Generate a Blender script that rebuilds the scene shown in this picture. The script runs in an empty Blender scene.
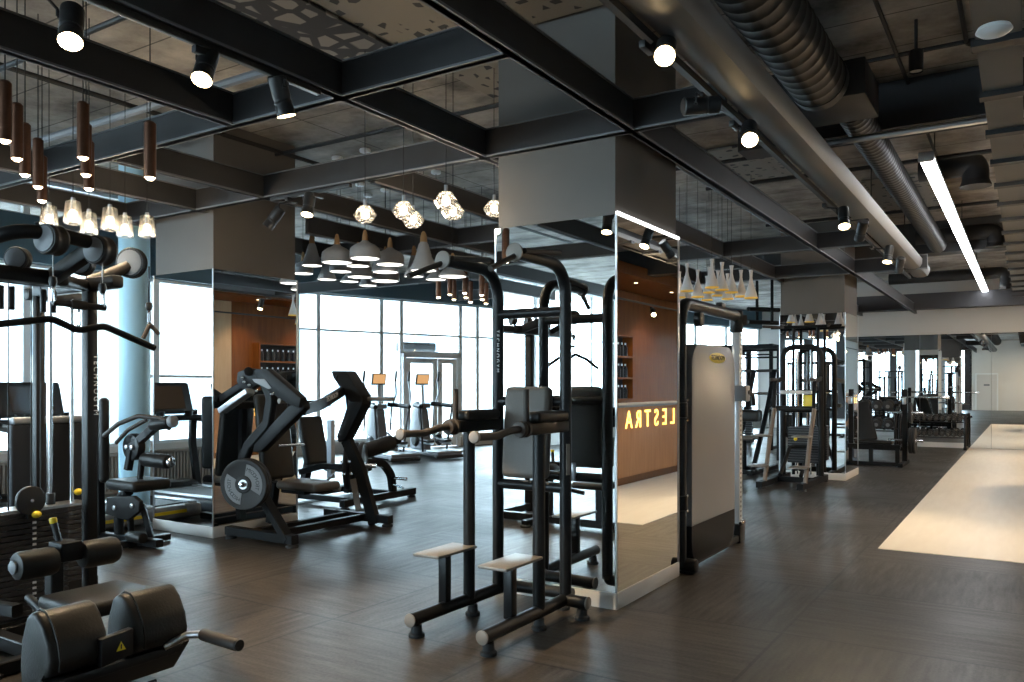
import bpy, bmesh, math, random
from mathutils import Vector, Matrix
random.seed(7)
S = bpy.context.scene
COL = S.collection
PI = math.pi
# ------------------------------------------------------------------ camera
F_PX, HOR, CAM_Z, YAW = 808.0, 385.0, 1.5, math.radians(32.5)
FW = Vector((-math.sin(YAW), math.cos(YAW), 0)); RT = Vector((math.cos(YAW), math.sin(YAW), 0))
def dp(px, py, d):
    """world point seen at a pixel, at depth d (metres along the optical axis)"""
    p = FW * d + RT * ((px - 512) / F_PX * d)
    return Vector((p.x, p.y, CAM_Z + (HOR - py) / F_PX * d))
def gp(px, py, z=0.0):
    """world point seen at a pixel, at height z"""
    return dp(px, py, (CAM_Z - z) * F_PX / (py - HOR))
cam = bpy.data.cameras.new('camera'); cam_o = bpy.data.objects.new('camera', cam); COL.objects.link(cam_o)
cam.sensor_width = 36; cam.lens = F_PX * 36 / 1024; cam.shift_y = (HOR - 341) / 1024
cam_o.location = (0, 0, CAM_Z); cam_o.rotation_euler = (PI / 2, 0, YAW)
cam.clip_end = 300; cam.clip_start = 0.05
S.camera = cam_o
S.view_settings.view_transform = 'Standard'; S.view_settings.look = 'None'
S.view_settings.gamma = 1; S.view_settings.use_curve_mapping = False
S.view_settings.exposure = 0.85
try:
    S.cycles.use_denoising = True; S.cycles.denoiser = 'OPENIMAGEDENOISE'
    S.cycles.max_bounces = 9; S.cycles.diffuse_bounces = 4; S.cycles.glossy_bounces = 6
    S.cycles.transparent_max_bounces = 16; S.cycles.sample_clamp_indirect = 6
    S.cycles.caustics_reflective = False; S.cycles.caustics_refractive = False
except Exception as e:
    print(e)

# ------------------------------------------------------------------ materials
MATS = {}
def mat(name, col, rough=0.5, metal=0.0, emit=None, es=0.0, spec=0.5, coat=0.0, noise=0.0, nscale=40, bump=0.0):
    m = bpy.data.materials.new(name); m.use_nodes = True
    nt = m.node_tree; b = nt.nodes['Principled BSDF']
    b.inputs['Base Color'].default_value = (*col, 1); b.inputs['Roughness'].default_value = rough
    b.inputs['Metallic'].default_value = metal; b.inputs['Specular IOR Level'].default_value = spec
    b.inputs['Coat Weight'].default_value = coat
    if emit:
        b.inputs['Emission Color'].default_value = (*emit, 1); b.inputs['Emission Strength'].default_value = es
    if noise or bump:
        tc = nt.nodes.new('ShaderNodeTexCoord'); n = nt.nodes.new('ShaderNodeTexNoise')
        n.inputs['Scale'].default_value = nscale; n.inputs['Detail'].default_value = 5
        nt.links.new(tc.outputs['Object'], n.inputs['Vector'])
        if noise:
            mx = nt.nodes.new('ShaderNodeMix'); mx.data_type = 'RGBA'
            mx.inputs[6].default_value = (*[c * (1 - noise) for c in col], 1)
            mx.inputs[7].default_value = (*[min(1, c * (1 + noise)) for c in col], 1)
            nt.links.new(n.outputs['Fac'], mx.inputs[0]); nt.links.new(mx.outputs[2], b.inputs['Base Color'])
        if bump:
            bp = nt.nodes.new('ShaderNodeBump'); bp.inputs['Strength'].default_value = bump; bp.inputs['Distance'].default_value = 0.01
            nt.links.new(n.outputs['Fac'], bp.inputs['Height']); nt.links.new(bp.outputs['Normal'], b.inputs['Normal'])
    MATS[name] = m
    return m
def nodes(m): return m.node_tree, m.node_tree.nodes['Principled BSDF']
M = MATS
mat('black_frame', (0.011, 0.0112, 0.012), 0.36, spec=0.26)
mat('gunmetal', (0.011, 0.0115, 0.013), 0.42, spec=0.18)
mat('dark_beam', (0.040, 0.040, 0.042), 0.5, spec=0.3, noise=0.15, nscale=6)
mat('flange_daylit', (0.15, 0.155, 0.165), 0.6)
mat('matte_black', (0.0105, 0.0108, 0.0115), 0.5, spec=0.13)
mat('black_plastic', (0.015, 0.015, 0.016), 0.45)
mat('rubber', (0.018, 0.018, 0.019), 0.7, noise=0.2, nscale=60)
mat('leather', (0.014, 0.013, 0.012), 0.42, spec=0.28, noise=0.2, nscale=120, bump=0.12)
mat('taupe_leather', (0.105, 0.092, 0.08), 0.5, noise=0.1, nscale=90, bump=0.08)
mat('cap_taupe', (0.24, 0.205, 0.175), 0.5)
mat('bronze_paint', (0.17, 0.13, 0.10), 0.4)
mat('step_plate', (0.23, 0.21, 0.19), 0.42, 0.3, noise=0.3, nscale=60)
mat('chrome', (0.75, 0.76, 0.78), 0.14, 1.0)
mat('steel', (0.52, 0.53, 0.55), 0.3, 1.0)
mat('silver_paint', (0.45, 0.47, 0.50), 0.35, 0.6)
mat('grey_plastic', (0.23, 0.24, 0.26), 0.4)
mat('shroud', (0.27, 0.275, 0.29), 0.38, 0.0, coat=0.08)
mat('shroud_dark', (0.010, 0.012, 0.016), 0.5, spec=0.2)
mat('yellow', (0.80, 0.58, 0.03), 0.4)
mat('badge_yellow', (0.85, 0.66, 0.03), 0.35)
mat('plate_grey', (0.15, 0.15, 0.155), 0.5)
mat('white_mark', (0.75, 0.75, 0.76), 0.5)
mat('white_frame', (0.90, 0.92, 0.93), 0.35)
mat('screen', (0.01, 0.01, 0.012), 0.1, emit=(0.6, 0.33, 0.14), es=0.7)
mat('grip_foam', (0.042, 0.033, 0.028), 0.6)
mat('copper_brown', (0.16, 0.075, 0.045), 0.35, 0.7, noise=0.25, nscale=30)
mat('pendant_grey', (0.33, 0.33, 0.335), 0.7, noise=0.08, nscale=30)
mat('pendant_white', (0.62, 0.58, 0.56), 0.55)
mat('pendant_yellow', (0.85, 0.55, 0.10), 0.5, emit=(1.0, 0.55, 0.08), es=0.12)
mat('wood_neck', (0.35, 0.20, 0.09), 0.5)
mat('cord', (0.01, 0.01, 0.01), 0.6)
mat('lens_warm', (1, 0.85, 0.6), 0.4, emit=(1.0, 0.74, 0.40), es=14)
mat('lens_pendant', (1, 0.9, 0.7), 0.4, emit=(1.0, 0.78, 0.50), es=14)
mat('lens_dome', (0.9, 0.9, 0.9), 0.5, emit=(1.0, 0.93, 0.84), es=2.2)
mat('bulb', (1, 0.9, 0.7), 0.4, emit=(1.0, 0.84, 0.62), es=4.5)
mat('tube_white', (1, 1, 1), 0.4, emit=(0.93, 0.97, 1.0), es=12.0)
mat('led_strip', (1, 1, 1), 0.4, emit=(1, 1, 1), es=2.2)
mat('column_paint', (0.130, 0.121, 0.112), 0.75, noise=0.07, nscale=4)
mat('plinth_white', (0.72, 0.70, 0.68), 0.4)
mat('teal_paint', (0.055, 0.11, 0.145), 0.6, noise=0.05, nscale=3)
mat('blue_column', (0.50, 0.80, 0.98), 0.55)
mat('white_wall', (0.76, 0.735, 0.70), 0.8, noise=0.03, nscale=3)
mat('grey_wall', (0.50, 0.48, 0.46), 0.8, noise=0.04, nscale=2)
mat('dark_wall', (0.05, 0.05, 0.055), 0.8)
mat('duct_dark', (0.030, 0.028, 0.026), 0.5, 0.2)
mat('trough', (0.15, 0.15, 0.155), 0.5)
mat('tray_grey', (0.17, 0.165, 0.16), 0.6)
mat('pipe_black', (0.012, 0.012, 0.013), 0.5)
mat('mirror', (0.86, 0.88, 0.88), 0.0, 1.0)
mat('radiator', (0.40, 0.36, 0.31), 0.5)
mat('shelf_dark', (0.015, 0.010, 0.008), 0.7)
mat('sign_glow', (1, 0.7, 0.2), 0.4, emit=(1.0, 0.55, 0.08), es=2.6)
mat('facade', (0.46, 0.46, 0.46), 0.8)
mat('facade_glass', (0.14, 0.18, 0.21), 0.6)

def make_wood(name, c0, c1, scale=(1, 1, 0.12)):
    m = mat(name, c0, 0.5, spec=0.2); nt, b = nodes(m)
    tc = nt.nodes.new('ShaderNodeTexCoord'); mp = nt.nodes.new('ShaderNodeMapping'); mp.inputs['Scale'].default_value = scale
    n = nt.nodes.new('ShaderNodeTexNoise'); n.inputs['Scale'].default_value = 14; n.inputs['Detail'].default_value = 6
    r = nt.nodes.new('ShaderNodeValToRGB'); r.color_ramp.elements[0].color = (*c0, 1); r.color_ramp.elements[1].color = (*c1, 1)
    r.color_ramp.elements[0].position = 0.3; r.color_ramp.elements[1].position = 0.7
    nt.links.new(tc.outputs['Object'], mp.inputs['Vector']); nt.links.new(mp.outputs['Vector'], n.inputs['Vector'])
    nt.links.new(n.outputs['Fac'], r.inputs['Fac']); nt.links.new(r.outputs['Color'], b.inputs['Base Color'])
make_wood('wood_wall', (0.135, 0.040, 0.007), (0.18, 0.058, 0.011))
make_wood('wood_desk', (0.34, 0.14, 0.055), (0.42, 0.18, 0.075))
make_wood('wood_light', (0.42, 0.28, 0.16), (0.48, 0.33, 0.20))

def make_rubber_floor():
    m = mat('rubber_floor', (0.04, 0.036, 0.033), 0.4, spec=0.34); nt, b = nodes(m); N = nt.nodes.new; L = nt.links.new
    tc = N('ShaderNodeTexCoord')
    def streak(sc):
        mp = N('ShaderNodeMapping'); mp.inputs['Scale'].default_value = sc; L(tc.outputs['Object'], mp.inputs['Vector'])
        n = N('ShaderNodeTexNoise'); n.inputs['Scale'].default_value = 3.0; n.inputs['Detail'].default_value = 6; n.inputs['Roughness'].default_value = 0.6
        L(mp.outputs['Vector'], n.inputs['Vector']); return n
    n1, n1b = streak((7.0, 0.7, 1)), streak((0.7, 7.0, 1))
    ck = N('ShaderNodeTexChecker'); ck.inputs['Scale'].default_value = 0.8; L(tc.outputs['Object'], ck.inputs['Vector'])
    st = N('ShaderNodeMix'); st.data_type = 'FLOAT'; L(ck.outputs['Fac'], st.inputs[0]); L(n1.outputs['Fac'], st.inputs[2]); L(n1b.outputs['Fac'], st.inputs[3])
    n2 = N('ShaderNodeTexNoise'); n2.inputs['Scale'].default_value = 0.8; n2.inputs['Detail'].default_value = 6; L(tc.outputs['Object'], n2.inputs['Vector'])
    n3 = N('ShaderNodeTexNoise'); n3.inputs['Scale'].default_value = 55; n3.inputs['Detail'].default_value = 4; L(tc.outputs['Object'], n3.inputs['Vector'])
    br = N('ShaderNodeTexBrick'); br.inputs['Scale'].default_value = 1.0; br.inputs['Brick Width'].default_value = 1.25; br.inputs['Row Height'].default_value = 1.25
    br.inputs['Mortar Size'].default_value = 0.010; br.offset = 0.0
    br.inputs['Color1'].default_value = (1, 1, 1, 1); br.inputs['Color2'].default_value = (0.76, 0.76, 0.77, 1); br.inputs['Mortar'].default_value = (0.15, 0.15, 0.15, 1)
    L(tc.outputs['Object'], br.inputs['Vector'])
    r = N('ShaderNodeValToRGB'); r.color_ramp.elements[0].position = 0.38; r.color_ramp.elements[1].position = 0.64
    r.color_ramp.elements[0].color = (0.020, 0.0170, 0.0145, 1); r.color_ramp.elements[1].color = (0.078, 0.064, 0.051, 1)
    w1 = N('ShaderNodeMath'); w1.operation = 'MULTIPLY_ADD'; w1.inputs[1].default_value = 0.40; L(st.outputs[0], w1.inputs[0])
    w2 = N('ShaderNodeMath'); w2.operation = 'MULTIPLY_ADD'; w2.inputs[1].default_value = 0.38; L(n2.outputs['Fac'], w2.inputs[0])
    w3 = N('ShaderNodeMath'); w3.operation = 'MULTIPLY'; w3.inputs[1].default_value = 0.22; L(n3.outputs['Fac'], w3.inputs[0])
    L(w3.outputs[0], w2.inputs[2]); L(w2.outputs[0], w1.inputs[2]); L(w1.outputs[0], r.inputs['Fac'])
    mx = N('ShaderNodeMix'); mx.data_type = 'RGBA'; mx.blend_type = 'MULTIPLY'; mx.inputs[0].default_value = 1
    L(r.outputs['Color'], mx.inputs[6]); L(br.outputs['Color'], mx.inputs[7]); L(mx.outputs[2], b.inputs['Base Color'])
    rr = N('ShaderNodeMapRange'); rr.inputs['From Min'].default_value = 0.3; rr.inputs['From Max'].default_value = 0.7; rr.inputs['To Min'].default_value = 0.50; rr.inputs['To Max'].default_value = 0.28
    L(w1.outputs[0], rr.inputs['Value']); L(rr.outputs['Result'], b.inputs['Roughness'])
    bp = N('ShaderNodeBump'); bp.inputs['Strength'].default_value = 0.16; bp.inputs['Distance'].default_value = 0.008
    L(w1.outputs[0], bp.inputs['Height']); L(bp.outputs['Normal'], b.inputs['Normal'])
make_rubber_floor()
def make_pale_floor():
    m = mat('pale_floor', (0.62, 0.54, 0.44), 0.35); nt, b = nodes(m); N = nt.nodes.new; L = nt.links.new
    tc = N('ShaderNodeTexCoord'); mp = N('ShaderNodeMapping'); mp.inputs['Scale'].default_value = (8, 1, 1); L(tc.outputs['Object'], mp.inputs['Vector'])
    n = N('ShaderNodeTexNoise'); n.inputs['Scale'].default_value = 1.6; n.inputs['Detail'].default_value = 6; L(mp.outputs['Vector'], n.inputs['Vector'])
    r = N('ShaderNodeValToRGB'); r.color_ramp.elements[0].color = (0.70, 0.62, 0.51, 1); r.color_ramp.elements[1].color = (0.84, 0.77, 0.66, 1)
    L(n.outputs['Fac'], r.inputs['Fac']); L(r.outputs['Color'], b.inputs['Base Color'])
make_pale_floor()
def make_concrete():
    m = mat('concrete', (0.24, 0.2, 0.16), 0.85); nt, b = nodes(m); N = nt.nodes.new; L = nt.links.new
    tc = N('ShaderNodeTexCoord')
    n = N('ShaderNodeTexNoise'); n.inputs['Scale'].default_value = 2.2; n.inputs['Detail'].default_value = 12; n.inputs['Roughness'].default_value = 0.7; L(tc.outputs['Object'], n.inputs['Vector'])
    mp = N('ShaderNodeMapping'); mp.inputs['Scale'].default_value = (1, 1.6, 1); L(tc.outputs['Object'], mp.inputs['Vector'])
    n2 = N('ShaderNodeTexNoise'); n2.inputs['Scale'].default_value = 1.4; n2.inputs['Detail'].default_value = 6; L(mp.outputs['Vector'], n2.inputs['Vector'])
    ad = N('ShaderNodeMath'); ad.operation = 'ADD'; L(n.outputs['Fac'], ad.inputs[0]); L(n2.outputs['Fac'], ad.inputs[1])
    mu = N('ShaderNodeMath'); mu.operation = 'MULTIPLY'; mu.inputs[1].default_value = 0.5; L(ad.outputs[0], mu.inputs[0])
    r = N('ShaderNodeValToRGB'); r.color_ramp.elements[0].position = 0.36; r.color_ramp.elements[1].position = 0.66
    r.color_ramp.elements[0].color = (0.13, 0.112, 0.096, 1); r.color_ramp.elements[1].color = (0.66, 0.60, 0.53, 1)
    L(mu.outputs[0], r.inputs['Fac'])
    br = N('ShaderNodeTexBrick'); br.offset = 0.0; br.inputs['Scale'].default_value = 1; br.inputs['Brick Width'].default_value = 3.0; br.inputs['Row Height'].default_value = 0.62; br.inputs['Mortar Size'].default_value = 0.008
    br.inputs['Color1'].default_value = (1, 1, 1, 1); br.inputs['Color2'].default_value = (0.85, 0.85, 0.85, 1); br.inputs['Mortar'].default_value = (0.3, 0.3, 0.3, 1)
    L(tc.outputs['Object'], br.inputs['Vector'])
    mx = N('ShaderNodeMix'); mx.data_type = 'RGBA'; mx.blend_type = 'MULTIPLY'; mx.inputs[0].default_value = 1
    L(r.outputs['Color'], mx.inputs[6]); L(br.outputs['Color'], mx.inputs[7]); L(mx.outputs[2], b.inputs['Base Color'])
    bp = N('ShaderNodeBump'); bp.inputs['Strength'].default_value = 0.4; bp.inputs['Distance'].default_value = 0.02
    L(n.outputs['Fac'], bp.inputs['Height']); L(bp.outputs['Normal'], b.inputs['Normal'])
make_concrete()
def make_glass():
    m = bpy.data.materials.new('pane_glass'); m.use_nodes = True; nt = m.node_tree; nt.nodes.clear(); N = nt.nodes.new; L = nt.links.new
    o = N('ShaderNodeOutputMaterial'); t = N('ShaderNodeBsdfTransparent'); t.inputs[0].default_value = (0.93, 0.97, 0.98, 1)
    g = N('ShaderNodeBsdfGlossy'); g.inputs['Roughness'].default_value = 0.02; mx = N('ShaderNodeMixShader'); mx.inputs[0].default_value = 0.06
    L(t.outputs[0], mx.inputs[1]); L(g.outputs[0], mx.inputs[2]); L(mx.outputs[0], o.inputs[0]); MATS['pane_glass'] = m
    m = bpy.data.materials.new('lamp_glass'); m.use_nodes = True; nt = m.node_tree; nt.nodes.clear(); N = nt.nodes.new; L = nt.links.new
    o = N('ShaderNodeOutputMaterial'); t = N('ShaderNodeBsdfTransparent'); t.inputs[0].default_value = (0.96, 0.96, 0.95, 1)
    g = N('ShaderNodeBsdfGlossy'); g.inputs['Roughness'].default_value = 0.05
    tl = N('ShaderNodeBsdfTranslucent'); tl.inputs[0].default_value = (0.95, 0.9, 0.82, 1)
    mx = N('ShaderNodeMixShader'); fr = N('ShaderNodeFresnel'); fr.inputs[0].default_value = 1.9
    mx2 = N('ShaderNodeMixShader'); mx2.inputs[0].default_value = 0.14
    L(t.outputs[0], mx2.inputs[1]); L(tl.outputs[0], mx2.inputs[2])
    L(fr.outputs[0], mx.inputs[0]); L(mx2.outputs[0], mx.inputs[1]); L(g.outputs[0], mx.inputs[2]); L(mx.outputs[0], o.inputs[0]); MATS['lamp_glass'] = m
make_glass()
def make_cells(name, dark, light, scale, lo, hi, invert=False):
    """flat pattern of rounded cells printed on a ceiling board"""
    m = mat(name, dark, 0.7); nt, b = nodes(m); N = nt.nodes.new; L = nt.links.new
    tc = N('ShaderNodeTexCoord'); v = N('ShaderNodeTexVoronoi'); v.feature = 'DISTANCE_TO_EDGE'; v.inputs['Scale'].default_value = scale; v.inputs['Randomness'].default_value = 0.6
    mp = N('ShaderNodeMapping'); mp.inputs['Scale'].default_value = (1, 1, 0); L(tc.outputs['Object'], mp.inputs['Vector']); L(mp.outputs['Vector'], v.inputs['Vector'])
    r = N('ShaderNodeValToRGB'); r.color_ramp.elements[0].position = lo; r.color_ramp.elements[1].position = hi
    a, c = (light, dark) if invert else (dark, light)
    r.color_ramp.elements[0].color = (*a, 1); r.color_ramp.elements[1].color = (*c, 1)
    L(v.outputs['Distance'], r.inputs['Fac']); L(r.outputs['Color'], b.inputs['Base Color'])
make_cells('cell_board', (0.03, 0.03, 0.036), (0.26, 0.245, 0.225), 5.2, 0.13, 0.17)
make_cells('leaf_board', (0.03, 0.03, 0.032), (0.25, 0.225, 0.19), 9.0, 0.24, 0.28, invert=True)

# ------------------------------------------------------------------ mesh building
def frame_of(d, up=(0, 0, 1)):
    d = Vector(d).normalized(); up = Vector(up)
    if abs(d.dot(up)) > 0.97: up = Vector((0, 1, 0)) if abs(d.y) < 0.9 else Vector((1, 0, 0))
    s = d.cross(up).normalized(); u = s.cross(d).normalized()
    return d, s, u
def fillet(pts, r, n=6):
    pts = [Vector(p) for p in pts]
    if r <= 0 or len(pts) < 3: return pts
    out = [pts[0]]
    for i in range(1, len(pts) - 1):
        a, b, c = pts[i - 1], pts[i], pts[i + 1]
        u, v = (a - b), (c - b); lu, lv = u.length, v.length; u.normalize(); v.normalize()
        ang = u.angle(v)
        if ang > PI - 0.02: out.append(b); continue
        t = min(r / math.tan(ang / 2), lu * 0.48, lv * 0.48)
        p0, p1 = b + u * t, b + v * t
        for k in range(n + 1):
            s = k / n
            out.append(p0 * (1 - s) ** 2 + b * 2 * s * (1 - s) + p1 * s * s)
    out.append(pts[-1])
    return out
class MB:
    def __init__(self): self.bm = bmesh.new()
    def _add(self, b2, mtx=None):
        me = bpy.data.meshes.new('t'); b2.to_mesh(me); b2.free()
        if mtx is not None: me.transform(mtx)
        self.bm.from_mesh(me); bpy.data.meshes.remove(me); return self
    def box(self, c, s, rot=None, bevel=0.0, seg=2):
        b = bmesh.new(); bmesh.ops.create_cube(b, size=1.0)
        bmesh.ops.scale(b, vec=Vector(s), verts=b.verts)
        if bevel > 0: bmesh.ops.bevel(b, geom=b.edges[:], offset=bevel, segments=seg, profile=0.5, affect='EDGES')
        m = Matrix.Translation(Vector(c))
        if rot is not None: m = m @ (rot if isinstance(rot, Matrix) else Matrix.Rotation(rot, 4, 'Z'))
        return self._add(b, m)
    def bar(self, p0, p1, w, h, up=(0, 0, 1), bevel=0.0, seg=2):
        p0, p1 = Vector(p0), Vector(p1); d, s, u = frame_of(p1 - p0, up)
        b = bmesh.new(); bmesh.ops.create_cube(b, size=1.0)
        bmesh.ops.scale(b, vec=Vector(((p1 - p0).length, w, h)), verts=b.verts)
        if bevel > 0: bmesh.ops.bevel(b, geom=b.edges[:], offset=bevel, segments=seg, profile=0.5, affect='EDGES')
        m = Matrix((( d.x, s.x, u.x, 0), (d.y, s.y, u.y, 0), (d.z, s.z, u.z, 0), (0, 0, 0, 1)))
        return self._add(b, Matrix.Translation((p0 + p1) / 2) @ m)
    def sweep(self, pts, section, up=(0, 0, 1), caps=True):
        """sweep a closed 2-D section [(side, up)] along a path with parallel transport"""
        pts = [Vector(p) for p in pts]; n = len(pts); rings = []
        d0 = (pts[1] - pts[0]).normalized(); _, s, u = frame_of(d0, up); prev = d0
        for i, p in enumerate(pts):
            if i == 0: t = d0
            elif i == n - 1: t = (pts[i] - pts[i - 1]).normalized()
            else: t = ((pts[i + 1] - p).normalized() + (p - pts[i - 1]).normalized()).normalized()
            q = prev.rotation_difference(t); s = q @ s; u = q @ u; prev = t
            sec = section(i / (n - 1)) if callable(section) else section
            rings.append([self.bm.verts.new(p + s * a + u * b) for a, b in sec])
        m = len(rings[0])
        for i in range(n - 1):
            for k in range(m):
                self.bm.faces.new((rings[i][k], rings[i][(k + 1) % m], rings[i + 1][(k + 1) % m], rings[i + 1][k]))
        if caps:
            self.bm.faces.new(rings[0][::-1]); self.bm.faces.new(rings[-1])
        return self
    def tube(self, pts, r, fil=0.0, seg=12, n=6, up=(0, 0, 1)):
        return self.sweep(fillet(pts, fil, n), [(r * math.cos(2 * PI * k / seg), r * math.sin(2 * PI * k / seg)) for k in range(seg)], up)
    def rtube(self, pts, w, h, fil=0.0, up=(0, 0, 1), n=6, ch=0.006):
        a, b = w / 2, h / 2; c = min(ch, a * 0.6, b * 0.6)
        sec = [(-a + c, -b), (a - c, -b), (a, -b + c), (a, b - c), (a - c, b), (-a + c, b), (-a, b - c), (-a, -b + c)]
        return self.sweep(fillet(pts, fil, n), sec, up)
    def cyl(self, p0, p1, r, r2=None, seg=20, bevel=0.0):
        p0, p1 = Vector(p0), Vector(p1); L = (p1 - p0).length; r2 = r if r2 is None else r2
        if bevel > 0: prof = [(0, 0), (r - bevel, 0), (r - bevel * .3, bevel * .3), (r, bevel), (r2, L - bevel), (r2 - bevel * .3, L - bevel * .3), (r2 - bevel, L), (0, L)]
        else: prof = [(0, 0), (r, 0), (r2, L), (0, L)]
        return self.lathe(prof, p0, p1 - p0, seg)
    def lathe(self, prof, loc, axis=(0, 0, 1), seg=24):
        d, s, u = frame_of(axis); loc = Vector(loc); rings = []
        for r, z in prof:
            if r < 1e-6: rings.append([self.bm.verts.new(loc + d * z)])
            else: rings.append([self.bm.verts.new(loc + d * z + (s * math.cos(2 * PI * k / seg) + u * math.sin(2 * PI * k / seg)) * r) for k in range(seg)])
        for a, b in zip(rings, rings[1:]):
            for k in range(seg):
                k2 = (k + 1) % seg
                if len(a) == 1 and len(b) == 1: continue
                if len(a) == 1: self.bm.faces.new((a[0], b[k], b[k2]))
                elif len(b) == 1: self.bm.faces.new((a[k], b[0], a[k2]))
                else: self.bm.faces.new((a[k], b[k], b[k2], a[k2]))
        return self
    def prism(self, poly, o, u, v, th, bevel=0.0, seg=2):
        """polygon [(a, b)] in the plane o + a u + b v, extruded by th along u x v (centred)"""
        o, u, v = Vector(o), Vector(u).normalized(), Vector(v).normalized(); w = u.cross(v).normalized()
        b = bmesh.new()
        lo = [b.verts.new(o + u * p[0] + v * p[1] - w * th / 2) for p in poly]; hi = [b.verts.new(o + u * p[0] + v * p[1] + w * th / 2) for p in poly]
        b.faces.new(lo[::-1]); b.faces.new(hi); k = len(poly)
        for i in range(k): b.faces.new((lo[i], lo[(i + 1) % k], hi[(i + 1) % k], hi[i]))
        if bevel > 0: bmesh.ops.bevel(b, geom=b.edges[:], offset=bevel, segments=seg, profile=0.5, affect='EDGES')
        return self._add(b)
    def ball(self, c, r, scale=(1, 1, 1), seg=16):
        b = bmesh.new(); bmesh.ops.create_uvsphere(b, u_segments=seg, v_segments=seg // 2 + 2, radius=r)
        return self._add(b, Matrix.Translation(Vector(c)) @ Matrix.Diagonal((*scale, 1)))
    def build(self, name, m, parent=None, world=True, ang=38):
        bmesh.ops.recalc_face_normals(self.bm, faces=self.bm.faces[:])
        me = bpy.data.meshes.new(name); self.bm.to_mesh(me); self.bm.free()
        if parent is not None and world: me.transform(world_of(parent).inverted())
        for p in me.polygons: p.use_smooth = True
        me.set_sharp_from_angle(angle=math.radians(ang))
        me.materials.append(MATS[m] if isinstance(m, str) else m)
        o = bpy.data.objects.new(name, me); COL.objects.link(o)
        if parent is not None: o.parent = parent
        return o
def world_of(o):
    m = o.matrix_basis.copy()
    while o.parent: o = o.parent; m = o.matrix_basis @ m
    return m
def tag(o, label, cat, group=None):
    o['label'] = label; o['category'] = cat
    if group: o['group'] = group
    return o
def thing(name, label, cat, loc=(0, 0, 0), rz=0.0, group=None):
    o = bpy.data.objects.new(name, None); COL.objects.link(o); o.empty_display_size = 0.1
    o.location = loc; o.rotation_euler = (0, 0, rz)
    return tag(o, label, cat, group)
def struct(o): o['kind'] = 'structure'; return o
def kids(o): return KIDS(o)
def KIDS(o): return [c for c in bpy.data.objects if c.parent is o or c.parent == o]
def dup(root, loc, rz=None, label=None, group=None, scale=None):
    r = root.copy(); COL.objects.link(r); r.location = loc
    if rz is not None: r.rotation_euler = (0, 0, rz)
    if scale: r.scale = scale
    if label: r['label'] = label
    if group: r['group'] = group
    for ch in list(root.children):
        c = ch.copy(); COL.objects.link(c); c.parent = r
        for g in list(ch.children):
            d = g.copy(); COL.objects.link(d); d.parent = c
    return r
def text(name, body, size, m, o, u, v, parent, depth=0.002, align='CENTER', sx=1.0):
    """raised lettering, baseline direction u, upward v"""
    cu = bpy.data.curves.new('t', 'FONT'); cu.body = body; cu.size = size; cu.extrude = depth; cu.align_x = align; cu.align_y = 'CENTER'
    to = bpy.data.objects.new('t', cu); COL.objects.link(to)
    dg = bpy.context.evaluated_depsgraph_get(); me = bpy.data.meshes.new_from_object(to.evaluated_get(dg))
    bpy.data.objects.remove(to); bpy.data.curves.remove(cu)
    u, v = Vector(u).normalized(), Vector(v).normalized(); w = u.cross(v)
    mt = Matrix(((u.x * sx, v.x, w.x, o[0]), (u.y * sx, v.y, w.y, o[1]), (u.z * sx, v.z, w.z, o[2]), (0, 0, 0, 1)))
    me.transform(mt)
    if parent is not None: me.transform(world_of(parent).inverted())
    me.materials.clear(); me.materials.append(MATS[m]); me.name = name
    ob = bpy.data.objects.new(name, me); COL.objects.link(ob)
    if parent is not None: ob.parent = parent
    return ob
# ------------------------------------------------------------------ the setting
CEIL = 4.1
struct(MB().box((-5, 9, -0.06), (21, 43, 0.12)).build('floor', 'rubber_floor'))
struct(MB().box((0.0, 15.01, 0.002), (2.3, 13.93, 0.006)).build('floor_pale_strip', 'pale_floor'))
struct(MB().box((-5, 9, CEIL + 0.1), (21, 43, 0.2)).build('ceiling', 'concrete'))

# left window wall (x = -10): low wall, windows, teal bulkhead, clerestory
WX = -10.0
struct(MB().box((WX - 0.1, -1.65, 0.35), (0.2, 19.7, 0.7)).build('wall_left_sill', 'white_wall'))
struct(MB().box((WX - 0.1, 3.6, 3.22), (0.5, 9.2, 0.55)).build('wall_left_bulkhead', 'teal_paint'))
struct(MB().box((WX - 0.1, -1.65, 4.04), (0.2, 19.7, 0.14)).build('wall_left_header', 'teal_paint'))
def window(name, o, u, w, z0, z1, vert=(), horiz=(), t=0.04, dep=0.06):
    """window in the vertical plane through o with horizontal direction u"""
    o, u = Vector(o), Vector(u).normalized(); n = u.cross(Vector((0, 0, 1)))
    m = MB(); P = lambda a, z: o + u * a + Vector((0, 0, z))
    m.bar(P(0, z0 + t / 2), P(w, z0 + t / 2), dep, t); m.bar(P(0, z1 - t / 2), P(w, z1 - t / 2), dep, t)
    for a in (t / 2, w - t / 2) + tuple(vert): m.bar(P(a, z0 + t), P(a, z1 - t), t, dep, up=n)
    for z in horiz: m.bar(P(t, z), P(w - t, z), dep * 0.9, t)
    f = struct(m.build(name, 'white_frame'))
    g = MB(); g.bar(P(t, (z0 + z1) / 2), P(w - t, (z0 + z1) / 2), 0.012, z1 - z0 - 2 * t)
    g.build('glass_pane', 'pane_glass', f)
    return f
wn = 1
y = -11.5
while y < 8.0:
    if y < -1.2: window('window_%d' % wn, (WX - 0.05, y, 0), (0, 1, 0), 1.5, 0.70, 3.97, horiz=(2.70,)); wn += 1
    else:
        window('window_%d' % wn, (WX - 0.05, y, 0), (0, 1, 0), 1.5, 0.70, 2.95, horiz=(1.62,) if wn % 3 == 0 else ()); wn += 1
        window('window_%d' % wn, (WX - 0.05, y, 0), (0, 1, 0), 1.5, 3.50, 3.97); wn += 1
    y += 1.5
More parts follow.
